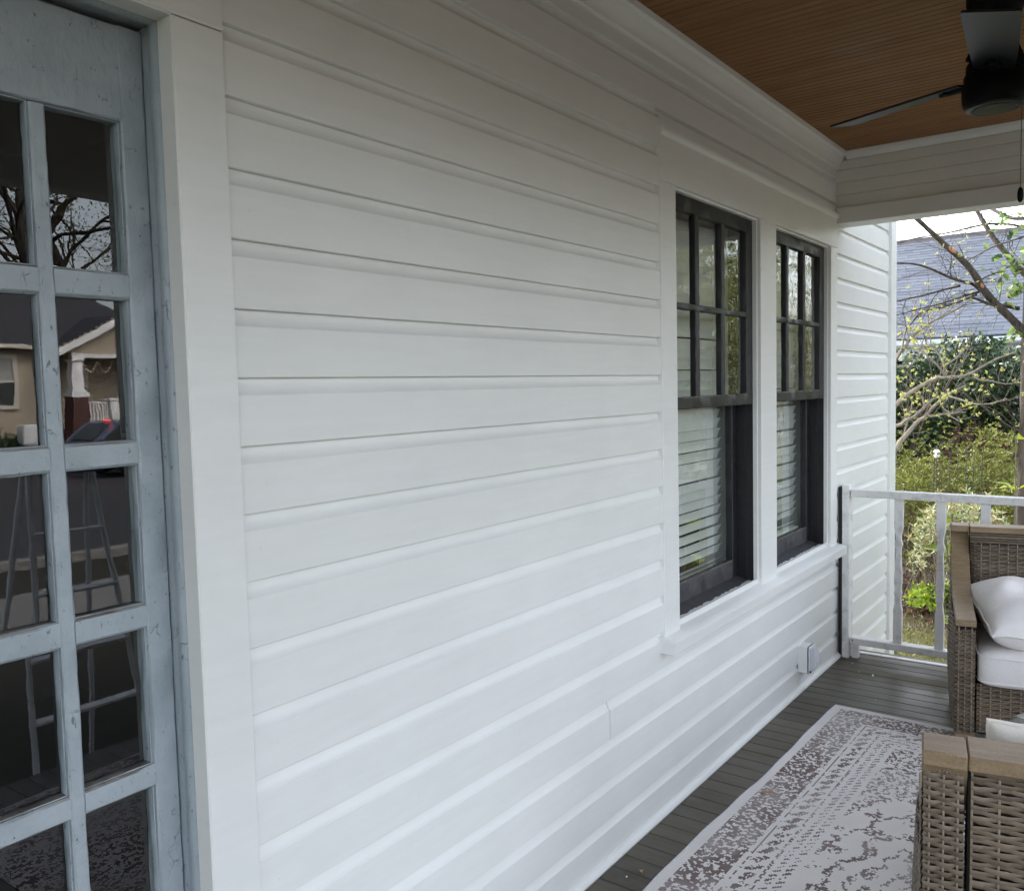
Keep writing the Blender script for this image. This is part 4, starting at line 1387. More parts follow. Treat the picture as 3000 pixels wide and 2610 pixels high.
def seat_cushion(root, rot, label):
    p = root.location + Matrix.Rotation(rot, 3, 'Z') @ Vector((.235, 0, .335))
    t = thing('seat_cushion', label, 'cushion', p, rot, 'seat cushions of the wicker armchairs', world=False)
    m = cushion_mesh('c', .262, CWID / 2 - AW - .008, .078, None, 48)
    part('cover', m, M_CUSHION, t, 60)
    m = MB()
    a, b = .262, CWID / 2 - AW - .008
    ph = np.linspace(-PI, PI, 90); f = lambda w, e: np.sign(w) * np.abs(w) ** e
    for zz_ in (.052, -.052):
        k_ = (1 - (abs(zz_) / .078) ** (2 / .28)) ** (.28 / 2)
        m.tube(np.stack([a * k_ * 1.004 * f(np.cos(ph), .16), b * k_ * 1.004 * f(np.sin(ph), .16), np.full(90, zz_)], -1), .0042, 6, cap=False)
    part('piping', m, M_CUSHION, t, 60)
    return t
seat_cushion(chair1, ANG, 'pale grey seat cushion in the armchair by the railing, under the grey pillow')
seat_cushion(chair2, A2, 'pale seat cushion in the near armchair, hidden behind its woven back')

def pillow(label, mat, a, t_, loc, eul, seed):
    t = thing('pillow', label, 'pillow', loc, 0, None, world=False)
    t.rotation_euler = eul
    m, ring = pillow_mesh(a, t_, seed=seed, gather=.011 if mat is M_CREAM else .005)
    part('cover', m, mat, t, 60)
    m = MB(); m.tube(ring, .0052, 6, cap=False); part('piping', m, mat, t, 60)
    return t
pl = place_of(chair1, .235, .062, .0)
pillow('plump pale grey square pillow lying on the seat of the armchair by the railing', M_CUSHION, .25, .128,
       (pl.x, pl.y, .522), (math.radians(3), math.radians(-9), ANG + .16), 3)
pl2 = place_of(chair2, .325, -.062, 0)
pillow('cream pillow with gathered piped edge poking over the back of the near armchair', M_CREAM, .215, .075,
       (pl2.x, pl2.y, .622), (math.radians(2), math.radians(-82), A2 + .04), 8)

# ================================================================== ROUND TABLE
tb = thing('round_table', 'round glass topped wicker table between the two armchairs', 'table', (2.90, -1.38, .008))
c = (2.90, -1.38, 0)
m = MB(); m.lathe([(.343, .468), (.350, .471), (.350, .476), (.343, .479)], c, 48); part('glass_top', m, M_TABLEGLASS, tb)
m = MB(); m.lathe([(.300, .432), (.322, .436), (.324, .4645), (.20, .4655)], c, 48); part('rim', m, M_CAP, tb)
m = MB()
rg = np.random.default_rng(5)
for r_ in range(38):
    z = .012 + r_ * .0112
    a = np.linspace(0, 2 * PI, 97)
    rad = .225 + .02 * math.cos(r_ / 38 * 2 * PI) + .003 * np.cos(a * 24 + PI * (r_ % 2))
    m.tube(np.stack([c[0] + rad * np.cos(a), c[1] + rad * np.sin(a), np.full(97, z)], -1), .0052, 5, cap=False, flat=.6)
part('base_weave', m, M_WEAVE, tb, 60, kind='stuff')
m = MB(); m.lathe([(.215, .0), (.215, .45)], c, 32); part('base_core', m, M_BACKING, tb)

# ================================================================== RUG AND FLOOR LITTER
rot = math.radians(178.7)
rug = thing('rug', 'faded grey Persian style rug with brown worn pattern on the porch boards', 'rug', (4.068, -.214, 0.0), rot, world=False)
m = MB()
n1, n2 = 120, 60
X = np.linspace(0, 2.9, n1); Y = np.linspace(0, 1.68, n2)
XX, YY = np.meshgrid(X, Y, indexing='ij')
e = np.exp(-YY / .03)
wav = e * (.0035 * np.sin(XX * 7.3) + .004 * np.exp(-((XX - 1.1) / .12) ** 2))
ZZ = .0075 + .0012 * np.sin(XX * 5 + YY * 3) + .0025 * np.exp(-((XX - 1.12) / .10) ** 2 - (YY / .06) ** 2)
edge_w = e * (.004 * np.sin(XX * 5.1 + .5) + .0016 * np.sin(XX * 19))
top = np.stack([XX, YY - edge_w, ZZ], -1)
m.grid(top)
per = np.concatenate([top[:, 0], top[-1, 1:], top[::-1, -1][1:], top[::-1][-1:, :][0][::-1][1:-1]]) if False else None
for edge in (top[:, 0], top[:, -1], top[0, :], top[-1, :]):
    lo = edge.copy(); lo[:, 2] = .0008
    m.grid(np.stack([edge, lo], 1))
part('pile', m, M_RUG, rug, 60)
m = MB(); m.tube(top[:, 0] - np.array((0, .001, .0020)), .0042, 6); m.tube(top[0, :] - np.array((.001, 0, .0020)), .0036, 6); part('binding', m, M_RUGEDGE, rug, 60)

def curled_leaf(name, loc, L, W, rz, mat):
    n, k = 9, 5
    P = []
    for i in range(n):
        s = i / (n - 1); w = W * math.sin(PI * min(1, s * .97 + .015)) ** .8 + .0006
        row = []
        for j in range(k):
            q = j / (k - 1) * 2 - 1
            row.append((L * (s - .5), w * q, .0012 + abs(q) * w * .7 + .006 * math.sin(s * 5.0)))
        P.append(row)
    m = MB(); m.grid(np.array(P))
    o = link(name, m.mesh(name, mat, 60)); o.location = loc; o.rotation_euler = (0, 0, rz)
    return o
tag(curled_leaf('dry_leaf', (3.03, -.262, .009), .085, .006, 1.75, M_DRYLEAF), 'curled tan dry leaf lying across the border of the grey rug', 'leaf')
tag(curled_leaf('dry_leaf', (2.32, -.115, .002), .016, .006, .6, M_DRYLEAF), 'tiny tan leaf crumb on the dark boards between wall and rug', 'leaf')
flk = [(4.60, -.245, .030, .011, .3), (4.74, -.105, .014, .004, .9), (4.62, -.17, .010, .004, 0), (4.50, -.21, .006, .004, 1), (4.25, -.345, .010, .003, 2), (2.27, -.09, .009, .006, .5), (2.06, -.06, .006, .004, 2), (4.69, -.33, .007, .003, 2)]
nm = ['largest white paint fleck on the dark boards before the railing', 'thin white paint fleck on the boards beside the railing end post',
      'second smallest white fleck between the largest fleck and the wall', 'dot of white paint on the boards left of the largest fleck', 'short white fleck on the dark boards just beyond the rug end',
      'pale crumb of paint on the boards near the tan leaf crumb', 'pale crumb of paint on the boards nearest the bottom edge of the photo', 'tiny white fleck on the boards closest to the bottom rail']
for i, (x, y, L, W, rz) in enumerate(flk):
    m = MB(); m.add([(-L / 2, -W * .3, .0016), (0, -W / 2, .002), (L / 2, 0, .003), (L * .2, W / 2, .0018), (-L / 2, W * .35, .0014)], [(0, 1, 2, 3, 4)])
    o = link('paint_fleck', m.mesh('paint_fleck', M_PAINTFLECK, 0)); o.location = (x, y, .0008); o.rotation_euler = (0, 0, rz)
    tag(o, nm[i], 'paint fleck', 'paint flecks on the porch boards')
MAPLE = [[(7.5,-0.621,1.827,0.055),(7.44,-0.51,1.971,0.0521),(7.38,-0.415,2.081,0.0492),(7.32,-0.343,2.179,0.0463),(7.26,-0.31,2.266,0.0434),(7.2,-0.264,2.353,0.0405),(7.14,-0.186,2.442,0.0376),(7.08,-0.109,2.527,0.0347),(7.02,-0.034,2.613,0.0318),(6.96,0.048,2.71,0.0289),(6.9,0.165,2.841,0.026)],[(7.4,-0.313,2.188,0.016),(7.31,-0.275,2.236,0.0146),(7.23,-0.208,2.247,0.0131),(7.14,-0.118,2.291,0.0117),(7.06,-0.052,2.335,0.0103),(6.97,0.036,2.374,0.0089),(6.89,0.112,2.383,0.0074),(6.8,0.21,2.382,0.006)],[(7.3,-0.19,2.222,0.012),(7.2,-0.086,2.192,0.01),(7.1,0.036,2.149,0.008),(7.0,0.28,2.105,0.006)],[(7.6,-0.622,2.266,0.035),(7.64,-0.515,2.37,0.0329),(7.69,-0.452,2.472,0.0307),(7.73,-0.375,2.577,0.0286),(7.77,-0.317,2.669,0.0264),(7.81,-0.279,2.746,0.0243),(7.86,-0.223,2.84,0.0221),(7.9,-0.174,2.962,0.02)],[(7.7,-0.584,2.657,0.012),(7.77,-0.438,2.719,0.0111),(7.84,-0.311,2.746,0.0103),(7.91,-0.179,2.745,0.0094),(7.99,-0.017,2.734,0.0086),(8.06,0.125,2.732,0.0077),(8.13,0.272,2.745,0.0069),(8.2,0.538,2.705,0.006)],[(7.4,-0.309,2.176,0.012),(7.3,-0.232,2.149,0.01),(7.2,-0.087,2.09,0.008),(7.1,0.036,2.06,0.006),(7.0,0.279,1.989,0.004)],[(7.4,-0.291,2.159,0.012),(7.36,-0.153,2.095,0.0104),(7.32,-0.018,2.064,0.0088),(7.28,0.096,2.043,0.0072),(7.24,0.148,1.926,0.0056),(7.2,0.3,1.801,0.004)],[(7.5,-0.558,2.035,0.018),(7.42,-0.466,2.063,0.016),(7.35,-0.386,2.069,0.014),(7.28,-0.332,2.101,0.012),(7.2,-0.282,2.125,0.01)],[(7.5,-0.605,2.573,0.009),(7.6,-0.495,2.561,0.0077),(7.7,-0.356,2.545,0.0065),(7.8,-0.248,2.507,0.0052),(7.9,-0.135,2.475,0.004)],[(7.4,-0.313,2.265,0.008),(7.47,-0.344,2.293,0.0063),(7.53,-0.426,2.33,0.0047),(7.6,-0.486,2.369,0.003)],[(7.6,-0.593,2.714,0.02),(7.73,-0.465,2.745,0.018),(7.87,-0.378,2.82,0.016),(8.0,-0.288,2.893,0.014)]]
DOG = [[(7.1,0.271,0.814,0.024),(7.13,0.248,0.933,0.0216),(7.16,0.185,1.053,0.0191),(7.19,0.094,1.185,0.0167),(7.21,0.003,1.25,0.0143),(7.24,-0.051,1.341,0.0119),(7.27,-0.116,1.405,0.0094),(7.3,-0.24,1.468,0.007)],[(7.1,0.286,1.255,0.02),(7.07,0.145,1.4,0.018),(7.04,0.019,1.476,0.016),(7.01,-0.079,1.53,0.014),(6.99,-0.153,1.539,0.012),(6.96,-0.293,1.533,0.01),(6.93,-0.448,1.642,0.008),(6.9,-0.608,1.698,0.006)],[(7.0,-0.146,1.539,0.008),(6.97,-0.122,1.6,0.0067),(6.93,-0.047,1.69,0.0053),(6.9,0.016,1.754,0.004)],[(7.0,-0.151,1.549,0.011),(7.03,-0.139,1.637,0.0087),(7.07,-0.079,1.728,0.0063),(7.1,-0.026,1.762,0.004)],[(7.0,-0.154,1.634,0.008),(7.1,-0.201,1.661,0.006),(7.2,-0.264,1.761,0.004)],[(7.1,0.285,1.14,0.017),(7.12,0.13,1.201,0.0143),(7.15,0.015,1.305,0.0115),(7.18,-0.051,1.382,0.0088),(7.2,-0.058,1.446,0.006)],[(7.2,0.0,1.243,0.009),(7.15,-0.151,1.261,0.0065),(7.1,-0.273,1.273,0.004)],[(6.9,-0.345,1.534,0.009),(6.95,-0.511,1.479,0.0065),(7.0,-0.62,1.483,0.004)],[(7.2,-0.129,1.394,0.008),(7.13,-0.267,1.355,0.0067),(7.07,-0.389,1.319,0.0053),(7.0,-0.548,1.373,0.004)],[(7.1,0.275,1.599,0.018),(7.12,0.201,1.715,0.0156),(7.14,0.133,1.817,0.0132),(7.16,0.046,1.917,0.0108),(7.18,-0.091,1.986,0.0084),(7.2,-0.249,2.078,0.006)],[(7.1,0.206,1.623,0.006),(7.05,0.118,1.638,0.0045),(7.0,0.012,1.667,0.003)],[(7.2,0.17,1.104,0.007),(7.2,0.127,1.264,0.005),(7.2,0.118,1.383,0.003)],[(7.1,0.005,1.307,0.008),(7.1,0.03,1.398,0.0063),(7.1,0.102,1.425,0.0047),(7.1,0.175,1.4,0.003)],[(7.2,-0.094,1.316,0.006),(7.15,-0.174,1.235,0.0045),(7.1,-0.24,1.204,0.003)],[(7.1,0.178,1.74,0.008),(7.17,0.157,1.924,0.0063),(7.23,0.111,2.107,0.0047),(7.3,0.076,2.214,0.003)],[(7.1,0.142,1.816,0.007),(7.2,0.006,1.942,0.005),(7.3,-0.14,2.054,0.003)]]

# ================================================================== GROUND, STREET
GZ = -.55
m = MB(); m.add([(-150, -150, GZ), (150, -150, GZ), (150, 150, GZ), (-150, 150, GZ)], [(0, 1, 2, 3)])
o = part('ground', m, M_GROUND, None, 0); o['kind'] = 'structure'
m = MB(); m.box(-80, 80, -22.0, -9.5, GZ - .02, GZ + .006); o = part('road', m, M_ASPHALT, None, 0); o['kind'] = 'structure'
m = MB(); m.box(-80, 80, -9.49, -9.33, GZ - .05, GZ + .12, .01); m.box(-80, 80, -22.17, -22.01, GZ - .05, GZ + .12, .01); o = part('kerb', m, M_CONC, None, 0); o['kind'] = 'structure'
m = MB(); m.box(-80, 80, -7.9, -6.6, GZ - .02, GZ + .03); m.box(-80, 80, -24.6, -23.4, GZ - .02, GZ + .03); o = part('pavement', m, M_CONC, None, 0); o['kind'] = 'structure'
m = MB(); m.add([(6.6, -2.2, GZ + .004), (13.5, -2.2, GZ + .004), (13.5, 3.0, GZ + .004), (8.0, 3.0, GZ + .004), (7.7, .4, GZ + .004)], [(0, 1, 2, 3, 4)])
o = part('planting_bed', m, M_MULCH, None, 0); o['kind'] = 'structure'

m = MB(); m.add([(-6, -9.3, GZ + .005), (6.2, -9.3, GZ + .005), (6.2, -2.06, GZ + .005), (-6, -2.06, GZ + .005)], [(0, 1, 2, 3)])  # dark sheet added over the lawn between porch and kerb
o = part('front_dark_ground', m, M_DARKGROUND, None, 0); o['kind'] = 'structure'
# ------------------------------------------------------------------ leaves and branches
def rot_frames(n, rg, up_bias=.4):
    d = rg.normal(size=(n, 3)); d[:, 2] += up_bias; d /= np.linalg.norm(d, axis=1)[:, None]
    r = rg.normal(size=(n, 3)); a = np.cross(d, r); a /= np.linalg.norm(a, axis=1)[:, None]
    b = np.cross(d, a)
    return a, b, d

def leaves(m, P, L, W, rg, fold=.25, up=.5, axis=None, droop=.15):
    """folded pointed leaves: six vertices, four triangles' worth of faces each"""
    P = np.asarray(P, float); n = len(P)
    a, b, d = rot_frames(n, rg, up)
    if axis is not None:
        a = np.asarray(axis, float); a = a / (np.linalg.norm(a, axis=1)[:, None] + 1e-9)
        b = np.cross(d, a); b /= np.linalg.norm(b, axis=1)[:, None] + 1e-9; d = np.cross(a, b)
    L = L * rg.uniform(.7, 1.25, n)[:, None]; W = W * rg.uniform(.75, 1.2, n)[:, None]
    base = P; tip = P + a * L - d * L * droop
    mid = P + a * L * .48 - d * W * fold
    l = P + a * L * .42 + b * W * .5 + d * W * fold * .4; r = P + a * L * .42 - b * W * .5 + d * W * fold * .4
    v = np.stack([base, l, tip, r, mid], 1).reshape(-1, 3)
    i = np.arange(n)[:, None] * 5
    f = np.stack([np.hstack([i, i + 4, i + 1]), np.hstack([i + 1, i + 4, i + 2]), np.hstack([i, i + 3, i + 4]), np.hstack([i + 4, i + 3, i + 2])], 1).reshape(-1, 3)
    m.add(v, f)

def whorls(m, C, D, L, W, rg, k=5, spread=.75):
    """rosettes of k small leaves at shoot tips C pointing along D"""
    C = np.asarray(C); D = np.asarray(D, float); D = D / np.linalg.norm(D, axis=1)[:, None]
    n = len(C)
    r = rg.normal(size=(n, 3)); A = np.cross(D, r); A /= np.linalg.norm(A, axis=1)[:, None]; B = np.cross(D, A)
    for j in range(k):
        an = 2 * PI * j / k + rg.uniform(-.4, .4, n)
        dirv = D * (1 - spread * rg.uniform(.6, 1.1, n)[:, None]) + (A * np.cos(an)[:, None] + B * np.sin(an)[:, None]) * spread
        leaves(m, C - D * .006, L, W, rg, axis=dirv, up=.3)

def twigs(m, start, direction, length, rad, rg, depth, tips, spread=.6, k=4, n=6, lift=.06, tiplist=True):
    """a wandering tapered branch with forks; collects the end points"""
    p = np.array(start, float); d = np.array(direction, float); d /= np.linalg.norm(d)
    pts = [p.copy()]
    for i in range(n):
        d = d + rg.normal(0, .16, 3); d[2] += lift; d /= np.linalg.norm(d)
        p = p + d * length / n; pts.append(p.copy())
    m.tube(pts, np.linspace(rad, rad * .45, n + 1), k, cap=False)
    tips.append((pts[-1], d.copy()))
    if depth > 0:
        nb = rg.integers(2, 4)
        for _ in range(nb):
            i = rg.integers(max(1, n // 3), n)
            nd = d + rg.normal(0, spread, 3); 
            twigs(m, pts[i], nd, length * rg.uniform(.45, .75), rad * (1 - .55 * i / n) * .65, rg, depth - 1, tips, spread, max(3, k - 1), max(3, n - 1), lift)

def along(path, rg, cnt):
    P = np.array(path)[:, :3]
    i = rg.integers(0, len(P) - 1, cnt); t = rg.uniform(0, 1, cnt)[:, None]
    return P[i] * (1 - t) + P[i + 1] * t, P[i + 1] - P[i]

def smooth_path(path):
    P = np.array(path, float); n = len(P); t = np.arange(n)
    tt = np.linspace(0, n - 1, (n - 1) * 3 + 1)
    Q = np.stack([np.interp(tt, t, P[:, j]) for j in range(P.shape[1])], -1)
    for _ in range(2):
        Q[1:-1] = (Q[:-2] + 2 * Q[1:-1] + Q[2:]) / 4
    return Q

# ------------------------------------------------------------------ the tree by the porch
tree = thing('maple_tree', 'rough barked brown tree with bare spreading limbs rising beside the green bushes', 'tree', (7.55, -.71, GZ))
m = MB()
n = 26; zs = np.linspace(GZ - .05, 2.9, n); rg = np.random.default_rng(21)
P = []
for i, z in enumerate(zs):
    r = .165 - .012 * (z + .5) + .10 * math.exp(-(z - GZ) / .14)
    cx, cy = 7.55 + .012 * math.sin(z * 2), -.712 - .018 * (z - .6) * .3
    an = np.linspace(0, 2 * PI, 28, endpoint=False)
    rr_ = r * (1 + .05 * np.sin(an * 9 + z * 2.3) + .03 * np.sin(an * 15 - z * 4) + rg.normal(0, .012, 28))
    P.append(np.stack([cx + rr_ * np.cos(an), cy + rr_ * np.sin(an), np.full(28, z)], -1))
m.grid(np.array(P), wrap=True)
m.tube([(7.55, -.71, 2.8), (7.50, -.80, 3.6), (7.6, -.95, 4.6), (7.5, -1.1, 5.6)], [.12, .10, .07, .04], 10)
part('trunk', m, M_BARK, tree, 60)
tips = []
rg = np.random.default_rng(33)
for bi_, b in enumerate(MAPLE):
    m = MB()
    Q = smooth_path(b)
    rad = Q[:, 3].copy() * (.58 if bi_ == 0 else .72 if bi_ == 3 else .85)
    if bi_ in (0, 3): rad = rad * (1 + .06 * np.sin(np.arange(len(rad)) * 1.7))
    m.tube(Q[:, :3], rad, 8 if bi_ in (0, 3) else 6)
    o = part('branch', m, M_BRANCH, tree, 60)
    mt = MB(); cnt = max(3, int(len(b) * 1.3))
    S0, D0 = along(Q, rg, cnt)
    for s_, d_ in zip(S0, D0):
        nd = d_ / (np.linalg.norm(d_) + 1e-9) + rg.normal(0, .8, 3)
        twigs(mt, s_, nd, rg.uniform(.14, .38), rg.uniform(.0022, .0042), rg, 1, tips, .7, 3, 4, .02)
    part('twigs', mt, M_BRANCH, o, 60, kind='stuff')
m = MB(); rg = np.random.default_rng(4)
T = np.array([t[0] for t in tips]); D = np.array([t[1] for t in tips])
sel = rg.random(len(T)) < .35
whorls(m, T[sel], D[sel] + np.array((0, 0, .6)), .020, .013, rg, 4, .7)
part('buds', m, M_BLOOM, tree, 60, kind='stuff')
m = MB()                                              # leafy shoots clinging to the trunk
P = []
for (cx, cy, cz, sx, cnt) in ((7.48, -.56, 2.17, .09, 34), (7.46, -.58, 2.40, .10, 26), (7.52, -.56, 2.62, .10, 22), (7.5, -.57, 1.86, .07, 14), (7.46, -.50, 2.30, .12, 18)):
    P.append(np.stack([rg.normal(cx, sx * .5, cnt), rg.normal(cy, sx, cnt), rg.normal(cz, sx * .8, cnt)], -1))
leaves(m, np.vstack(P), .065, .050, rg, up=.6)
part('leaf_shoots', m, M_MAPLELEAF, tree, 60, kind='stuff')
# torn places on the limbs, bare orange wood
for (i, w) in ((6, .03), (3, .022)):
    m = MB()
    a = np.array(MAPLE[0][i][:3]); b = np.array(MAPLE[0][i + 1][:3]); r = MAPLE[0][i][3] * .58
    c0 = a * .7 + b * .3; d = (b - a) / np.linalg.norm(b - a)
    off = np.array((-.85, -.30, .25)); off /= np.linalg.norm(off)
    m.tube([c0 + off * r * .72 - d * .045, c0 + off * r * .80, c0 + off * r * .70 + d * .05], [.004, w * .62, .003], 7)
    part('torn_bark', m, M_CUT, tree, 60)

# ------------------------------------------------------------------ dogwood
dog = thing('dogwood_tree', 'pale branched small tree with yellow green new leaf clusters beside the house corner', 'tree', (7.15, .62, GZ))
m = MB(); m.tube([(7.15, .62, GZ - .03), (7.14, .60, -.1), (7.10, .50, .4), (7.1, .38, .65), (7.1, .30, .80)], [.05, .042, .036, .032, .027], 8)
m.tube([(7.12, .56, .1), (7.16, .52, .7), (7.12, .44, 1.0), (7.1, .35, 1.2)], [.03, .026, .022, .02], 8)
m.tube([(7.16, .54, .7), (7.14, .46, 1.2), (7.1, .34, 1.52)], [.026, .022, .018], 8)
part('trunk', m, M_DOGBARK, dog, 60)
rg = np.random.default_rng(77)
tips = []
for b in DOG:
    m = MB(); Q = smooth_path(b)
    Q[1:-1, :3] += rg.normal(0, .004, (len(Q) - 2, 3))
    m.tube(Q[:, :3], Q[:, 3], 6)
    o = part('branch', m, M_DOGBARK, dog, 60)
    mt = MB()
    S0, D0 = along(Q, rg, 5 + len(b))
    for s_, d_ in zip(S0, D0):
        nd = d_ / (np.linalg.norm(d_) + 1e-9) * .6 + rg.normal(0, .55, 3) + np.array((0, 0, .45))
        twigs(mt, s_, nd, rg.uniform(.08, .22), rg.uniform(.0012, .0022), rg, 1, tips, .6, 3, 3, .12)
    tips.append((Q[-1, :3], Q[-1, :3] - Q[-3, :3]))
    part('twigs', mt, M_DOGBARK, o, 60, kind='stuff')
T = np.array([t[0] for t in tips]); D = np.array([t[1] for t in tips])
sel = rg.random(len(T)) < .42
m = MB(); whorls(m, T[sel], D[sel] * .3 + np.array((-.35, -.2, .7)) + rg.normal(0, .5, (int(sel.sum()), 3)), .023, .017, rg, 4, .48)
part('leaf_clusters', m, M_BLOOM, dog, 60, kind='stuff')

# ------------------------------------------------------------------ dark evergreen hedge
hedge = thing('evergreen_hedge', 'tall dark glossy broadleaf hedge in front of the grey roofed house', 'hedge', (11.1, .5, GZ))
rg = np.random.default_rng(9)
m = MB()
N = 15000
y = rg.uniform(-1.8, 2.4, N); xx = rg.uniform(0, 1, N) ** 1.7
top = 1.80 + .10 * np.sin(y * 2.1 + 1) + .07 * np.sin(y * 5.3) + rg.normal(0, .05, N)
bot = .84 + .12 * np.sin(y * 3 + .6) - .28 * (y > .55)
z = bot + (top - bot) * rg.uniform(0, 1, N) ** .85
depth = .30 * np.sin(np.clip((z - bot) / (top - bot), 0, 1) * PI) + .09 * np.sin(y * 6 + z * 5) + .06 * np.sin(y * 13 - z * 9)
x = 10.95 - depth + xx * .9
P = np.stack([x, y, z], -1)
ax = rg.normal(size=(N, 3)); ax[:, 0] -= .5; ax[:, 2] -= .15
leaves(m, P, .086, .046, rg, axis=ax, up=.9)
part('foliage', m, M_HOLLY, hedge, 60)
m = MB()
for i in range(16):
    yy = -2.2 + i * .36 + rg.normal(0, .06)
    tt = []
    twigs(m, (11.2 + rg.normal(0, .15), yy, GZ), (rg.normal(0, .1), rg.normal(0, .15), 1), 2.1, .03, rg, 2, tt, .4, 5, 7, .1)
part('stems', m, M_STEM, hedge, 60)

# ------------------------------------------------------------------ azaleas
def mound(name, label, cx, cy, rx, ry, h, n, L, W, mat, seed, group=None, z0=GZ, shell=.22, k=5, base_frac=.45, stems=26, stemmat=None):
    t = thing(name, label, 'shrub', (cx, cy, z0), 0, group)
    rg = np.random.default_rng(seed)
    a = rg.uniform(0, 2 * PI, n); r = np.sqrt(rg.uniform(0, 1, n))
    ux, uy = r * np.cos(a), r * np.sin(a)
    hh = np.sqrt(np.clip(1 - r ** 2.6, 0, 1))
    bump = 1 + .10 * np.sin(ux * 7 + seed) + .09 * np.sin(uy * 8 + ux * 4) + .06 * np.sin(ux * 15 - uy * 13)
    zt = h * (base_frac + (1 - base_frac) * hh) * bump
    z = z0 + zt - np.abs(rg.normal(0, shell, n)) * h
    P = np.stack([cx + ux * rx * (1 + rg.normal(0, .03, n)), cy + uy * ry, z], -1)
    P = P[P[:, 2] > z0 + h * base_frac * .62]
    D = np.stack([ux[:len(P)] * .6, uy[:len(P)] * .6, np.full(len(P), .8)], -1) + rg.normal(0, .35, (len(P), 3))
    D[:, 0] -= .25
    m = MB(); whorls(m, P, D, L, W, rg, k, .8)
    part('foliage', m, mat, t, 60)
    m = MB()
    for i in range(stems):
        an = rg.uniform(0, 2 * PI); q = rg.uniform(.3, .95)
        e = np.array((cx + rx * q * math.cos(an), cy + ry * q * math.sin(an), z0 + h * rg.uniform(.5, .85)))
        s_ = np.array((cx + rx * .3 * math.cos(an), cy + ry * .45 * math.sin(an), z0 - .02))
        mid = s_ * .5 + e * .5 + rg.normal(0, .06, 3); mid[2] -= .05
        Q = smooth_path([list(s_), list(s_ * .75 + mid * .25), list(mid), list(e)])
        m.tube(Q, np.linspace(.010, .004, len(Q)), 4, cap=False)
        for _ in range(2):
            tt = []; j = rg.integers(3, len(Q) - 1)
            twigs(m, Q[j], (Q[j] - Q[j - 1]) + rg.normal(0, .02, 3), .35, .005, rg, 1, tt, .5, 3, 4, .05)
    part('stems', m, stemmat or M_STEM, t, 60)
    return t
GA = 'yellow green azaleas in the bed'
mound('azalea_bush', 'yellow green azalea mound nearest the house corner, left in the bed', 9.15, .70, .95, .80, 1.30, 3300, .042, .017, M_AZALEA, 1, GA)
mound('azalea_bush', 'wide yellow green azalea mound behind the wire border fence', 9.45, -.35, 1.00, .90, 1.36, 3600, .042, .017, M_AZALEA, 2, GA)
mound('azalea_bush', 'azalea mound reaching behind the brown tree trunk', 9.5, -1.75, .95, .90, 1.30, 2200, .036, .014, M_AZALEA, 3, GA)
mound('azalea_bush', 'taller thin azalea rising in front of the dark hedge', 10.15, .15, .40, 1.5, 1.55, 900, .036, .014, M_AZALEA, 5, GA, stems=16)
mound('variegated_shrub', 'low shrub with cream edged leaves seen between the balusters', 8.02, -.12, .36, .42, .98, 520, .058, .022, M_VARIEG, 4, None, shell=.16, base_frac=.62, stems=34, stemmat=M_PALESTEM)
mound('groundcover_plant', 'small bright green plant growing low in the leaf litter', 8.05, .08, .22, .26, .30, 120, .055, .034, M_YOUNG, 6, None, shell=.3, base_frac=.4, stems=8)

# bare arching stems at the foot of the shrubs, all leaning one way
t = thing('bare_shrub_stems', 'fan of bare arching brown stems under the cream edged shrub', 'shrub', (8.5, .25, GZ))
m = MB(); rg = np.random.default_rng(12)
for i in range(70):
    s_ = np.array((8.35 + rg.normal(0, .14), .42 + rg.normal(0, .10), GZ - .02))
    e = np.array((8.45 + rg.normal(0, .25), -.30 + rg.normal(0, .35), -.12 + rg.normal(0, .20)))
    mid = s_ * .55 + e * .45 + np.array((0, 0, -.04)) + rg.normal(0, .03, 3)
    m.tube(smooth_path([list(s_), list(s_ * .6 + mid * .4), list(mid), list(e)]), np.linspace(.007, .003, 10), 4, cap=False)
part('stems', m, M_PALESTEM, t, 60)

# ------------------------------------------------------------------ fresh leafy plant against the railing
yp = thing('young_plant', 'upright plant with long fresh green leaves just beyond the railing', 'plant', (5.62, -.80, GZ))
m = MB(); ml = MB(); rg = np.random.default_rng(3)
for (dx, dy, hgt, lean) in ((0, 0, 1.72, .05), (.10, .10, 1.35, .12), (-.06, .19, 1.28, .16), (.12, -.12, 1.6, -.05), (-.1, .30, 1.22, .10)):
    s_ = np.array((5.62 + dx, -.80 + dy, GZ)); e = s_ + np.array((rg.normal(0, .05), lean, hgt))
    Q = smooth_path([list(s_), list(s_ * .5 + e * .5 + rg.normal(0, .03, 3)), list(e)])
    m.tube(Q, np.linspace(.007, .0035, len(Q)), 5)
    idx = np.linspace(len(Q) * .40, len(Q) - 1, 13)
    Pl = np.array([Q[int(i)] for i in idx]); an = np.arange(13) * 2.4
    axl = np.stack([np.cos(an), np.sin(an), rg.uniform(.1, .7, 13)], -1)
    leaves(ml, Pl, .15, .052, rg, axis=axl, up=1.2, fold=.12, droop=.3)
part('stems', m, M_PALESTEM, yp, 60); part('leaves', ml, M_YOUNG, yp, 60)

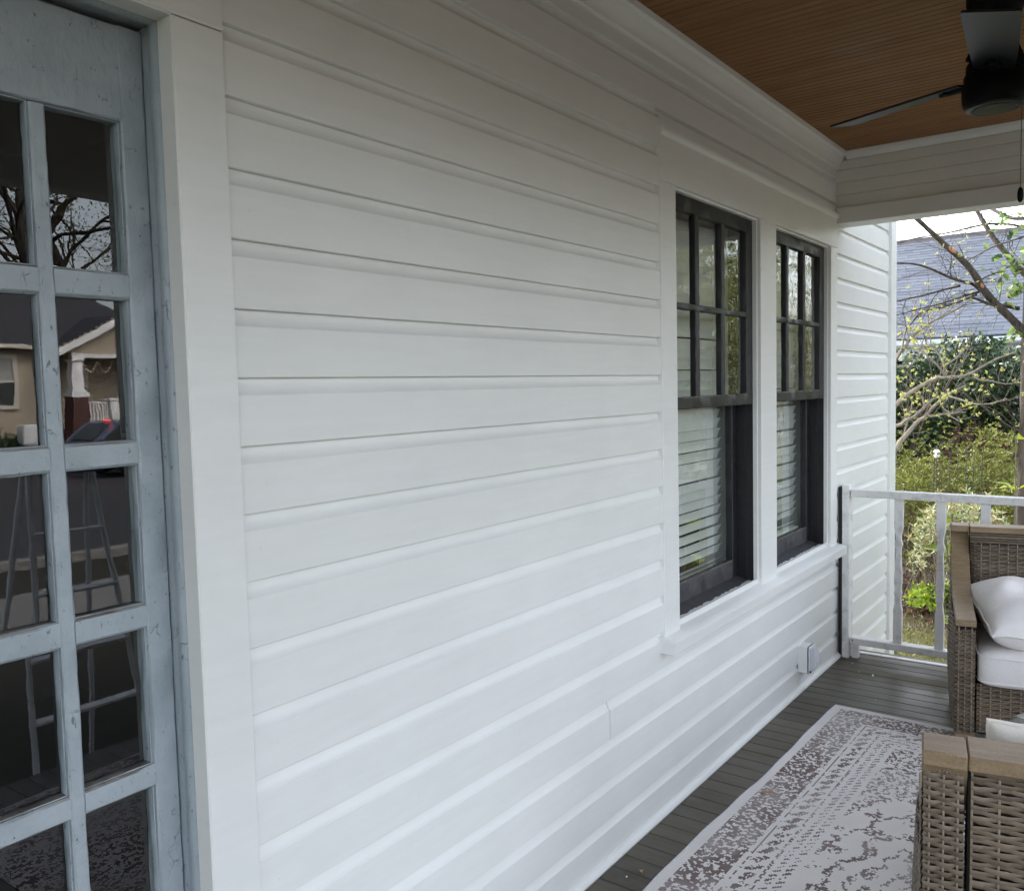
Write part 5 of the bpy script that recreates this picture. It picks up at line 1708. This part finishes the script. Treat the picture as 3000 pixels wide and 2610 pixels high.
# ------------------------------------------------------------------ wire border fence and its little lamp
wf = thing('wire_fence', 'thin rusty arched wire border fence standing before the azaleas', 'fence', (8.3, -.05, GZ))
y0 = .165
for i in range(7):
    yy = y0 - i * .062
    m = MB(); m.tube([(8.30 + .006 * math.sin(i * 2), yy + .004 * math.cos(i), GZ), (8.30, yy, .55), (8.30 + .004 * i, yy - .008, .88)], .0035, 5)
    part('upright', m, M_IRON, wf, 60)
for (a, b, z) in ((0, 3, .88), (2, 5, .95), (4, 6, .86)):
    m = MB(); ya, yb = y0 - a * .062, y0 - b * .062
    an = np.linspace(0, PI, 15)
    m.tube(np.stack([np.full(15, 8.297), (ya + yb) / 2 + (ya - yb) / 2 * np.cos(an), z + .075 * np.sin(an)], -1), .0030, 5)
    part('arch', m, M_IRON, wf, 60)
for z in (.52, .74, .88):
    m = MB(); m.tube([(8.303, y0 + .01, z), (8.306, y0 - .18, z - .006), (8.303, y0 - .385, z + .004)], .0026, 5); part('cross_wire', m, M_IRON, wf, 60)
sl = thing('garden_lamp', 'small white and silver garden lamp on a thin stake in the azaleas', 'garden lamp', (8.22, .125, GZ))
c = (8.22, .125, 0)
m = MB(); m.tube([(8.22, .125, GZ), (8.22, .125, .835)], .004, 6); part('stake', m, M_IRON, sl)
m = MB(); m.lathe([(.006, .832), (.018, .838), (.024, .852), (.024, .862)], c, 18); part('globe', m, M_WHITE2, sl)
m = MB(); m.lathe([(.0205, .8615), (.0205, .880)], c, 18); part('band', m, M_CHROME, sl)
m = MB(); m.lathe([(.025, .8795), (.026, .888), (.020, .898), (.012, .903)], c, 18); part('cap', m, M_WHITE2, sl)

# ------------------------------------------------------------------ leaf litter and thin lawn
rg = np.random.default_rng(15)
N = 2600
P = np.stack([rg.uniform(7.35, 9.6, N), rg.uniform(-1.6, 1.3, N), GZ + .012 + rg.uniform(0, .03, N)], -1)
P = P[(P[:, 0] > 7.75 + .15 * np.sin(P[:, 1] * 4) + rg.normal(0, .12, N))]
m = MB(); leaves(m, P, .075, .042, rg, up=2.2, fold=.35, droop=-.1)
o = part('leaf_litter', m, M_LITTER, None, 60); o['kind'] = 'stuff'
N = 9000
P = np.stack([rg.uniform(6.2, 8.15, N), rg.uniform(-1.4, .6, N), np.full(N, GZ)], -1)
gap = np.sin(P[:, 0] * 5 + 1) * np.sin(P[:, 1] * 6) + rg.normal(0, .5, N)
P = P[gap > -.45]
ax = rg.normal(0, .45, (len(P), 3)); ax[:, 2] = 1
m = MB(); leaves(m, P, .055, .007, rg, axis=ax, fold=.05, droop=.2)
o = part('lawn_grass', m, M_GRASSB, None, 60); o['kind'] = 'stuff'

# ================================================================== HOUSE NEXT DOOR
nb = thing('neighbour_house', 'brown brick house with blue grey shingled roof and white gutter behind the hedge', 'house', (15, 1, GZ))
EX, EZ = 12.2, 2.03               # eave line
RX, RZ = 15.4, 3.75               # ridge line
Y0, Y1 = -2.3, 6.0
sl_len = math.hypot(RX - EX, RZ - EZ); su = np.array(((RX - EX) / sl_len, 0, (RZ - EZ) / sl_len)); sn = np.array((-su[2], 0, su[0]))
m = MB(); m.add([(EX, Y0, EZ), (RX, Y0, RZ), (RX, Y1, RZ), (EX, Y1, EZ), (RX + 3.2, Y0, EZ), (RX + 3.2, Y1, EZ)], [(0, 1, 2, 3), (1, 4, 5, 2), (0, 3, 5, 4), (0, 4, 1), (3, 2, 5)])
rf = part('roof', m, M_ROOF2, nb, 0)
expo = sl_len / 33
tab = MB()
tw, tl = .30, expo * 1.12
tab.box(0, tl, .0015, tw - .0015, 0.0, .017)
met = tab.mesh('shingle', M_SHINGLE, 0)
R3 = Matrix(((su[0], 0, sn[0]), (0, 1, 0), (su[2], 0, sn[2])))
stuff = MB()
rg = np.random.default_rng(2)
for r in range(33):
    base = np.array((EX, 0, EZ)) + su * (r * expo - .02)
    y = Y0 - .1 + (r * .137) % tw
    while y < Y1 - .05:
        th = rg.choice([.0, .0, .0015])
        org = base + np.array((0, y, 0)) + sn * (.006 + th)
        tilt = .028
        Xa = su * math.cos(tilt) - sn * math.sin(tilt); Za = np.cross(Xa, (0, 1, 0)); 
        if Za[2] < 0: Za = -Za
        org = org + sn * .013
        inview = (-.75 < y < 1.95 * (1 + .02 * r)) and (y < 1.75 + r * .02)
        if inview:
            o = link('shingle', met, rf)
            Rm = Matrix(((Xa[0], 0, Za[0]), (Xa[1], 1, Za[1]), (Xa[2], 0, Za[2])))
            jit = rg.normal(0, .0025)
            o.matrix_local = Matrix.Translation(Vector(org + su * jit)) @ Rm.to_4x4()
        else:
            c8 = np.array([org + Xa * a + np.array((0, 1, 0)) * b + Za * d for a in (0, tl) for b in (.003, tw - .003) for d in (0, .013)])
            stuff.add(c8, [(0, 1, 3, 2), (4, 6, 7, 5), (0, 4, 5, 1), (2, 3, 7, 6), (0, 2, 6, 4), (1, 5, 7, 3)])
        y += tw
part('shingles', stuff, M_SHINGLE, rf, 0, kind='stuff')
m = MB(); m.prism([(-.16, -.085), (0, .018), (.16, -.085), (.16, -.05), (0, .055), (-.16, -.05)], (RX, Y0, RZ), (RX, Y1, RZ), (1, 0, 0), (0, 0, 1)); part('ridge_cap', m, M_RIDGE, nb)
m = MB(); m.prism([(0, 0), (-.10, 0), (-.125, .03), (-.125, .09), (-.115, .09), (-.10, .02), (0, .02)], (EX - .02, Y0, EZ - .10), (EX - .02, Y1, EZ - .10), (1, 0, 0), (0, 0, 1)); part('gutter', m, M_GUTTER, nb)
m = MB(); m.box(EX - .018, EX + .02, Y0, Y1, EZ - .26, EZ - .02); m.box(EX - .02, EX + .5, Y0, Y1, EZ - .27, EZ - .255); part('fascia', m, M_GUTTER, nb)
m = MB(); m.box(EX + .45, EX + 5.6, Y0 + .4, Y1 - .4, GZ - .1, EZ - .2); part('wall', m, M_BRICK, nb, 0)
m = MB(); m.box(EX + .42, EX + .449, -.9, .05, .75, 1.75); part('window_frame', m, M_GUTTER, nb)
m = MB(); m.box(EX + .415, EX + .4195, -.83, -.02, .82, 1.68); part('pane', m, M_PANE2, nb)

# ================================================================== ACROSS THE STREET (seen in the door glass)
oh = thing('bungalow', 'tan clapboard bungalow across the street mirrored in the door glass, with white gabled porch', 'house', (13, -28, GZ))
FY = -27.0
m = MB()
z = .28
while z < 3.3:                                         # lapped boards on the front wall
    m.prism([(0, 0), (.022, 0), (.004, .125), (0, .125)], (9.6, FY - 1.4, z), (13.2, FY - 1.4, z), (0, 1, 0), (0, 0, 1)); z += .12
part('clapboards', m, M_TAN, oh, 0)
m = MB(); m.box(9.6, 19, FY - 9, FY - 1.41, GZ, 3.3); part('wall', m, M_TAN, oh, 0)
m = MB(); m.box(9.55, 13.25, FY - 1.42, FY - 1.36, GZ, .28); part('foundation', m, M_PIER, oh, 0)
m = MB(); m.add([(8.9, FY - .85, 3.25), (19.5, FY - .85, 3.25), (16.5, FY - 5.2, 6.1), (11.6, FY - 5.2, 6.1), (8.9, FY - 9.5, 3.25), (19.5, FY - 9.5, 3.25)], [(0, 1, 2, 3), (3, 2, 5, 4), (0, 3, 4), (1, 5, 2)])
part('main_roof', m, M_ROOF2, oh, 0)
m = MB(); m.box(8.9, 14.2, FY - .90, FY - .82, 3.12, 3.26, .01); part('eave_fascia', m, M_TANTRIM, oh)
def house_window(x0, x1, z0, z1, y):
    m = MB(); w = .14
    m.box(x0 - w, x0, y, y + .05, z0 - w, z1 + w); m.box(x1, x1 + w, y, y + .05, z0 - w, z1 + w); m.box(x0, x1, y, y + .05, z1, z1 + w); m.box(x0, x1, y, y + .07, z0 - w, z0)
    m.box(x0, x1, y, y + .03, (z0 + z1) / 2 - .03, (z0 + z1) / 2 + .03)
    w_ = part('window', m, M_TANTRIM, oh)
    m = MB(); m.add([(x0, y + .01, z0), (x1, y + .01, z0), (x1, y + .01, (z0 + z1) / 2), (x0, y + .01, (z0 + z1) / 2)], [(0, 1, 2, 3)]); part('pane', m, M_PANE2, w_, 0)
    m = MB(); m.add([(x0, y + .012, (z0 + z1) / 2), (x1, y + .012, (z0 + z1) / 2), (x1, y + .012, z1), (x0, y + .012, z1)], [(0, 1, 2, 3)]); part('shade', m, M_SHADE2, w_, 0)
house_window(11.75, 12.45, 1.35, 2.82, FY - 1.36)
house_window(10.3, 11.0, 1.35, 2.82, FY - 1.36)
# gabled porch
gx0, gx1, gz = 14.0, 18.4, 3.05
m = MB(); m.add([(gx0 - .45, FY + .45, 2.95), (16.2, FY + .45, 4.42), (16.2, FY - 5.0, 4.42), (gx0 - .45, FY - 5.0, 2.95), (gx1 + .45, FY + .45, 2.95), (gx1 + .45, FY - 5, 2.95)], [(0, 1, 2, 3), (1, 4, 5, 2)])
part('porch_roof', m, M_ROOF2, oh, 0)
m = MB()
for s in (-1, 1):
    m.prism([(0, 0), (.05, 0), (.05, .22), (0, .22)], (16.2 + s * 2.68, FY + .44, 2.80), (16.2, FY + .44, 4.26), (0, 1, 0), (0, 0, 1))
part('rake_board', m, M_WHITE2, oh)
m = MB(); z = 3.05
while z < 4.3:
    hw_ = (4.38 - z) / .545; m.box(16.2 - min(hw_, 2.2), 16.2 + min(hw_, 2.2), FY + .02, FY + .05, z, z + .085); m.box(16.2 - min(hw_, 2.2), 16.2 + min(hw_, 2.2), FY + .02, FY + .043, z + .085, z + .10); z += .10
part('gable_boards', m, M_TAN, oh, 0)
m = MB(); m.box(gx0 + .3, gx1 + .1, FY - .1, FY + .1, 2.86, 3.04, .01); part('porch_beam', m, M_WHITE2, oh)
for xc in (14.47, 18.0):
    m = MB()
    v = []
    for zz_, w in ((1.76, .20), (2.86, .155)):
        for (a, b) in ((-1, -1), (1, -1), (1, 1), (-1, 1)): v.append((xc + a * w, FY + b * w, zz_))
    m.add(v, [(0, 1, 5, 4), (1, 2, 6, 5), (2, 3, 7, 6), (3, 0, 4, 7), (4, 5, 6, 7), (0, 3, 2, 1)])
    m.box(xc - .22, xc + .22, FY - .22, FY + .22, 2.76, 2.855, .01); m.box(xc - .24, xc + .24, FY - .24, FY + .24, 1.76, 1.86, .01); m.box(xc - .31, xc + .31, FY - .31, FY + .31, 1.62, 1.755, .01)
    part('porch_column', m, M_WHITE2, oh)
    m = MB(); v = []
    for zz_, w in ((GZ, .33), (1.615, .28)):
        for (a, b) in ((-1, -1), (1, -1), (1, 1), (-1, 1)): v.append((xc + a * w, FY + b * w, zz_))
    m.add(v, [(0, 1, 5, 4), (1, 2, 6, 5), (2, 3, 7, 6), (3, 0, 4, 7), (4, 5, 6, 7)])
    part('brick_pier', m, M_PIER, oh)
m = MB(); m.box(14.78, 15.6, FY - .04, FY + .04, 1.36, 1.43, .008); m.box(14.78, 15.6, FY - .04, FY + .04, .68, .75, .008); part('porch_rail', m, M_WHITE2, oh)
for i in range(8):
    m = MB(); xx = 14.85 + i * .095; m.box(xx - .022, xx + .022, FY - .022, FY + .022, .75, 1.36); part('baluster', m, M_WHITE2, oh)
m = MB(); m.box(15.58, 15.88, FY - .14, FY + .14, -.1, 1.46, .01); m.box(15.52, 15.94, FY - .18, FY + .18, 1.461, 1.54, .01); part('newel_post', m, M_WHITE2, oh)
m = MB(); m.box(14.0, 18.4, FY - 1.4, FY + .1, GZ, .55); part('porch_deck', m, M_PIER, oh)
m = MB(); m.box(15.15, 15.6, FY - 1.39, FY - 1.36, .56, 2.6); part('front_door', m, M_TANTRIM, oh)
m = MB(); m.box(15.26, 15.5, FY - 1.3595, FY - 1.33, 1.65, 1.95, .01); part('mailbox', m, M_DUCT, oh)
m = MB(); rg = np.random.default_rng(1)
for i in range(26):
    u = i / 25; xx = 14.85 + u * 1.1; zz_ = 2.78 - .34 * abs(math.sin(u * PI * 2)) - .03 * rg.random()
    m.box(xx - .007, xx + .007, FY - .3, FY - .286, zz_, zz_ + .014)
part('string_lights', m, M_FAIRY, oh, 0)
sh = mound('foundation_shrub', 'dark rounded shrub at the foot of the mirrored tan bungalow', 11.3, FY - .5, 1.9, .6, 1.0, 800, .11, .05, M_HOLLY, 8, None, k=4, stems=6)
sh = mound('foundation_shrub', 'dark small shrub before the white porch rail of the mirrored bungalow', 15.3, FY + .6, .55, .4, 1.05, 300, .10, .05, M_HOLLY, 9, None, k=4, stems=6)
m = MB(); m.box(13.75, 14.25, FY + 1.2, FY + 1.7, GZ, .08, .03); m.box(13.70, 14.30, FY + 1.15, FY + 1.75, .081, .13, .02)
tag(part('recycling_bin', m, M_BLUEPL), 'blue recycling bin mirrored in the door glass before the brick pier', 'bin')
m = MB(); m.box(12.0, 12.75, FY - .2, FY + .3, .12, .72, .03)
for i in range(9): m.box(12.03, 12.72, FY + .301, FY + .315, .18 + i * .055, .205 + i * .055)
m.box(12.05, 12.7, FY - .15, FY + .25, GZ, .119)
tag(part('air_conditioner', m, M_ALU), 'grey outdoor air conditioner mirrored in the door glass below the bungalow window', 'air conditioner')

# parked hatchback at the far kerb
car = thing('parked_car', 'blue grey hatchback with lit red tail lamp mirrored low in the door glass', 'car', (13.7, -20.5, GZ))
prof = [(11.85, -.22), (11.80, .10), (11.86, .38), (12.0, .46), (12.55, .88), (12.75, .93), (14.2, .93), (14.5, .88), (15.2, .46), (16.0, .34), (16.1, .02), (16.05, -.22)]
m = MB(); m.prism([(a, b) for a, b in prof], (0, -21.35, 0), (0, -19.65, 0), (1, 0, 0), (0, 0, 1)); part('body', m, M_CAR, car, 25)
m = MB(); m.add([(12.08, -19.645, .47), (15.1, -19.645, .47), (14.45, -19.645, .84), (12.62, -19.645, .84)], [(0, 1, 2, 3)]); part('side_window', m, M_PANE2, car, 0)
m = MB(); m.add([(11.985, -21.1, .49), (11.985, -19.9, .49), (12.525, -19.98, .885), (12.525, -21.0, .885)], [(0, 1, 2, 3)]); part('rear_window', m, M_PANE2, car, 0)
for xw in (12.55, 15.25):
    m = MB(); m.tube([(xw, -19.86, -.24), (xw, -19.63, -.24)], .31, 20); w_ = part('wheel', m, M_TYRE, car)
    m = MB(); m.tube([(xw, -19.64, -.24), (xw, -19.615, -.24)], .19, 16); part('rim', m, M_ALU, w_)
    m = MB(); m.tube([(xw, -21.37, -.24), (xw, -21.14, -.24)], .31, 20); part('wheel', m, M_TYRE, car)
m = MB(); m.box(11.82, 12.12, -19.70, -19.628, .26, .36, .01); part('tail_lamp', m, M_LAMP, car)
m = MB(); m.box(11.80, 11.9, -21.3, -19.66, .24, .32, .01); part('tail_lamp', m, M_LAMP, car)

m = MB(); m.box(12.52, 12.57, -20.40, -20.12, .925, .955, .005); part('brake_lamp', m, M_LAMP, car)
car.location.x -= .75

# step ladder on the front path
ld = thing('step_ladder', 'aluminium step ladder standing before the porch, mirrored in the door glass', 'ladder', (2.05, -2.75, GZ))
Lt = 1.72
def lp(a, b): return np.array(a) * 1.0
xa0, xa1, xb0, xb1 = 1.78, 2.30, 1.90, 2.18
for (p, q) in (((xa0, -2.45, GZ), (xb0, -2.72, GZ + Lt)), ((xa1, -2.45, GZ), (xb1, -2.72, GZ + Lt)), ((xa0, -3.15, GZ), (xb0, -2.78, GZ + Lt)), ((xa1, -3.15, GZ), (xb1, -2.78, GZ + Lt))):
    m = MB(); m.tube([p, q], .014, 6); part('leg', m, M_ALU, ld)
for i in range(1, 6):
    f_ = i / 6; m = MB(); zc_ = GZ + Lt * f_; yc_ = -2.45 - .27 * f_
    m.box(xa0 + (xb0 - xa0) * f_, xa1 + (xb1 - xa1) * f_, yc_ - .040, yc_ + .03, zc_ - .007, zc_ + .007, .002); part('step', m, M_ALU, ld)
m = MB(); m.box(xb0 - .03, xb1 + .03, -2.86, -2.64, GZ + Lt, GZ + Lt + .03, .005); part('top_plate', m, M_BLUEPL, ld)

# trees on the street, for the glass and for the light that comes in under the roof
def bare_tree(name, label, x, y, H, seed, group):
    t = thing(name, label, 'tree', (x, y, GZ), 0, group)
    rg = np.random.default_rng(seed); m = MB(); tips = []
    pts = [np.array((x, y, GZ - .1))]
    for i in range(8): pts.append(np.array((x + rg.normal(0, .10) * i * .4, y + rg.normal(0, .1) * i * .3, GZ + H * .6 * (i + 1) / 8)))
    m.tube(pts, np.linspace(.30, .16, 9), 9); part('trunk', m, M_BARK, t, 60)
    m = MB()
    for i in range(4, 9):
        for _ in range(3):
            d = rg.normal(0, 1, 3); d[2] = abs(d[2]) * .7 + .35
            twigs(m, pts[i], d, H * rg.uniform(.25, .42), .09, rg, 3, tips, .55, 5, 6, .04)
    part('branches', m, M_BARK, t, 60)
    T = np.array([q[0] for q in tips]); D = np.array([q[1] for q in tips])
    P = np.repeat(T, 7, 0) + rg.normal(0, .35, (len(T) * 7, 3))
    m = MB(); leaves(m, P, .12, .08, rg, up=.4); part('new_leaves', m, M_AZALEA, t, 60, kind='stuff')
    return t
GT = 'trees along the far side of the street'
bt = bare_tree('street_tree', 'thick bare street tree mirrored in the door glass above the bungalow roof', 15.9, -33, 17, 5, GT)
copy_tree(bt, (18.3, -36.0, GZ), 1.9, 'slimmer dark tree right of the thick one in the door glass')
copy_tree(bt, (11.4, -39.0, GZ), 3.1, 'bare tree with fine branches mirrored in the upper left door panes')
copy_tree(bt, (23.5, -31.0, GZ), 4.4, 'bare tree farther up the street beyond the bungalow')
copy_tree(bt, (6.0, -34.0, GZ), 5.2, 'bare tree across the street, left of the bungalow')

def leafy_tree(name, label, x, y, H, R, seed, group):
    t = thing(name, label, 'tree', (x, y, GZ), 0, group)
    rg = np.random.default_rng(seed); m = MB(); tips = []
    m.tube([(x, y, GZ - .1), (x + .1, y, GZ + H * .3), (x, y + .1, GZ + H * .7)], [.26, .2, .08], 9)
    for i in range(16):
        d = rg.normal(0, 1, 3); d[2] = abs(d[2]) * .6
        twigs(m, (x, y, GZ + H * rg.uniform(.18, .65)), d, R * rg.uniform(.7, 1.1), .05, rg, 2, tips, .6, 4, 5, .03)
    part('trunk', m, M_BARK, t, 60)
    T = np.array([q[0] for q in tips])
    T = np.vstack([T, np.stack([rg.normal(x, R * .45, 160), rg.normal(y, R * .45, 160), GZ + H * rg.uniform(.15, .98, 160)], -1)])
    P = np.repeat(T, 26, 0) + rg.normal(0, R * .11, (len(T) * 26, 3))
    m = MB(); leaves(m, P, .15, .07, rg, up=.4); part('crown', m, M_AZALEA, t, 60)
    return t
GL = 'leafy trees at the side of the front garden'
lt = leafy_tree('leafy_tree', 'leafy green tree mirrored in the near window glass', 17.5, -7.5, 7.0, 2.6, 6, GL)
copy_tree(lt, (22.5, -10.5, GZ), 2.2, 'leafy green tree mirrored in the window glass beside the railing')
copy_tree(lt, (13.2, -6.4, GZ), .9, 'leafy tree nearest the porch, mirrored in the middle window panes')
copy_tree(lt, (27.0, -8.0, GZ), 4.0, 'leafy tree farther along the garden side')
copy_tree(lt, (20.0, -14.5, GZ), 5.1, 'leafy tree near the kerb beyond the garden')
mound('garden_shrub', 'broad green shrub in the front garden mirrored in the lower window panes', 12.5, -5.2, 1.6, 1.3, 1.6, 900, .075, .032, M_AZALEA, 14, None, k=4, stems=14)
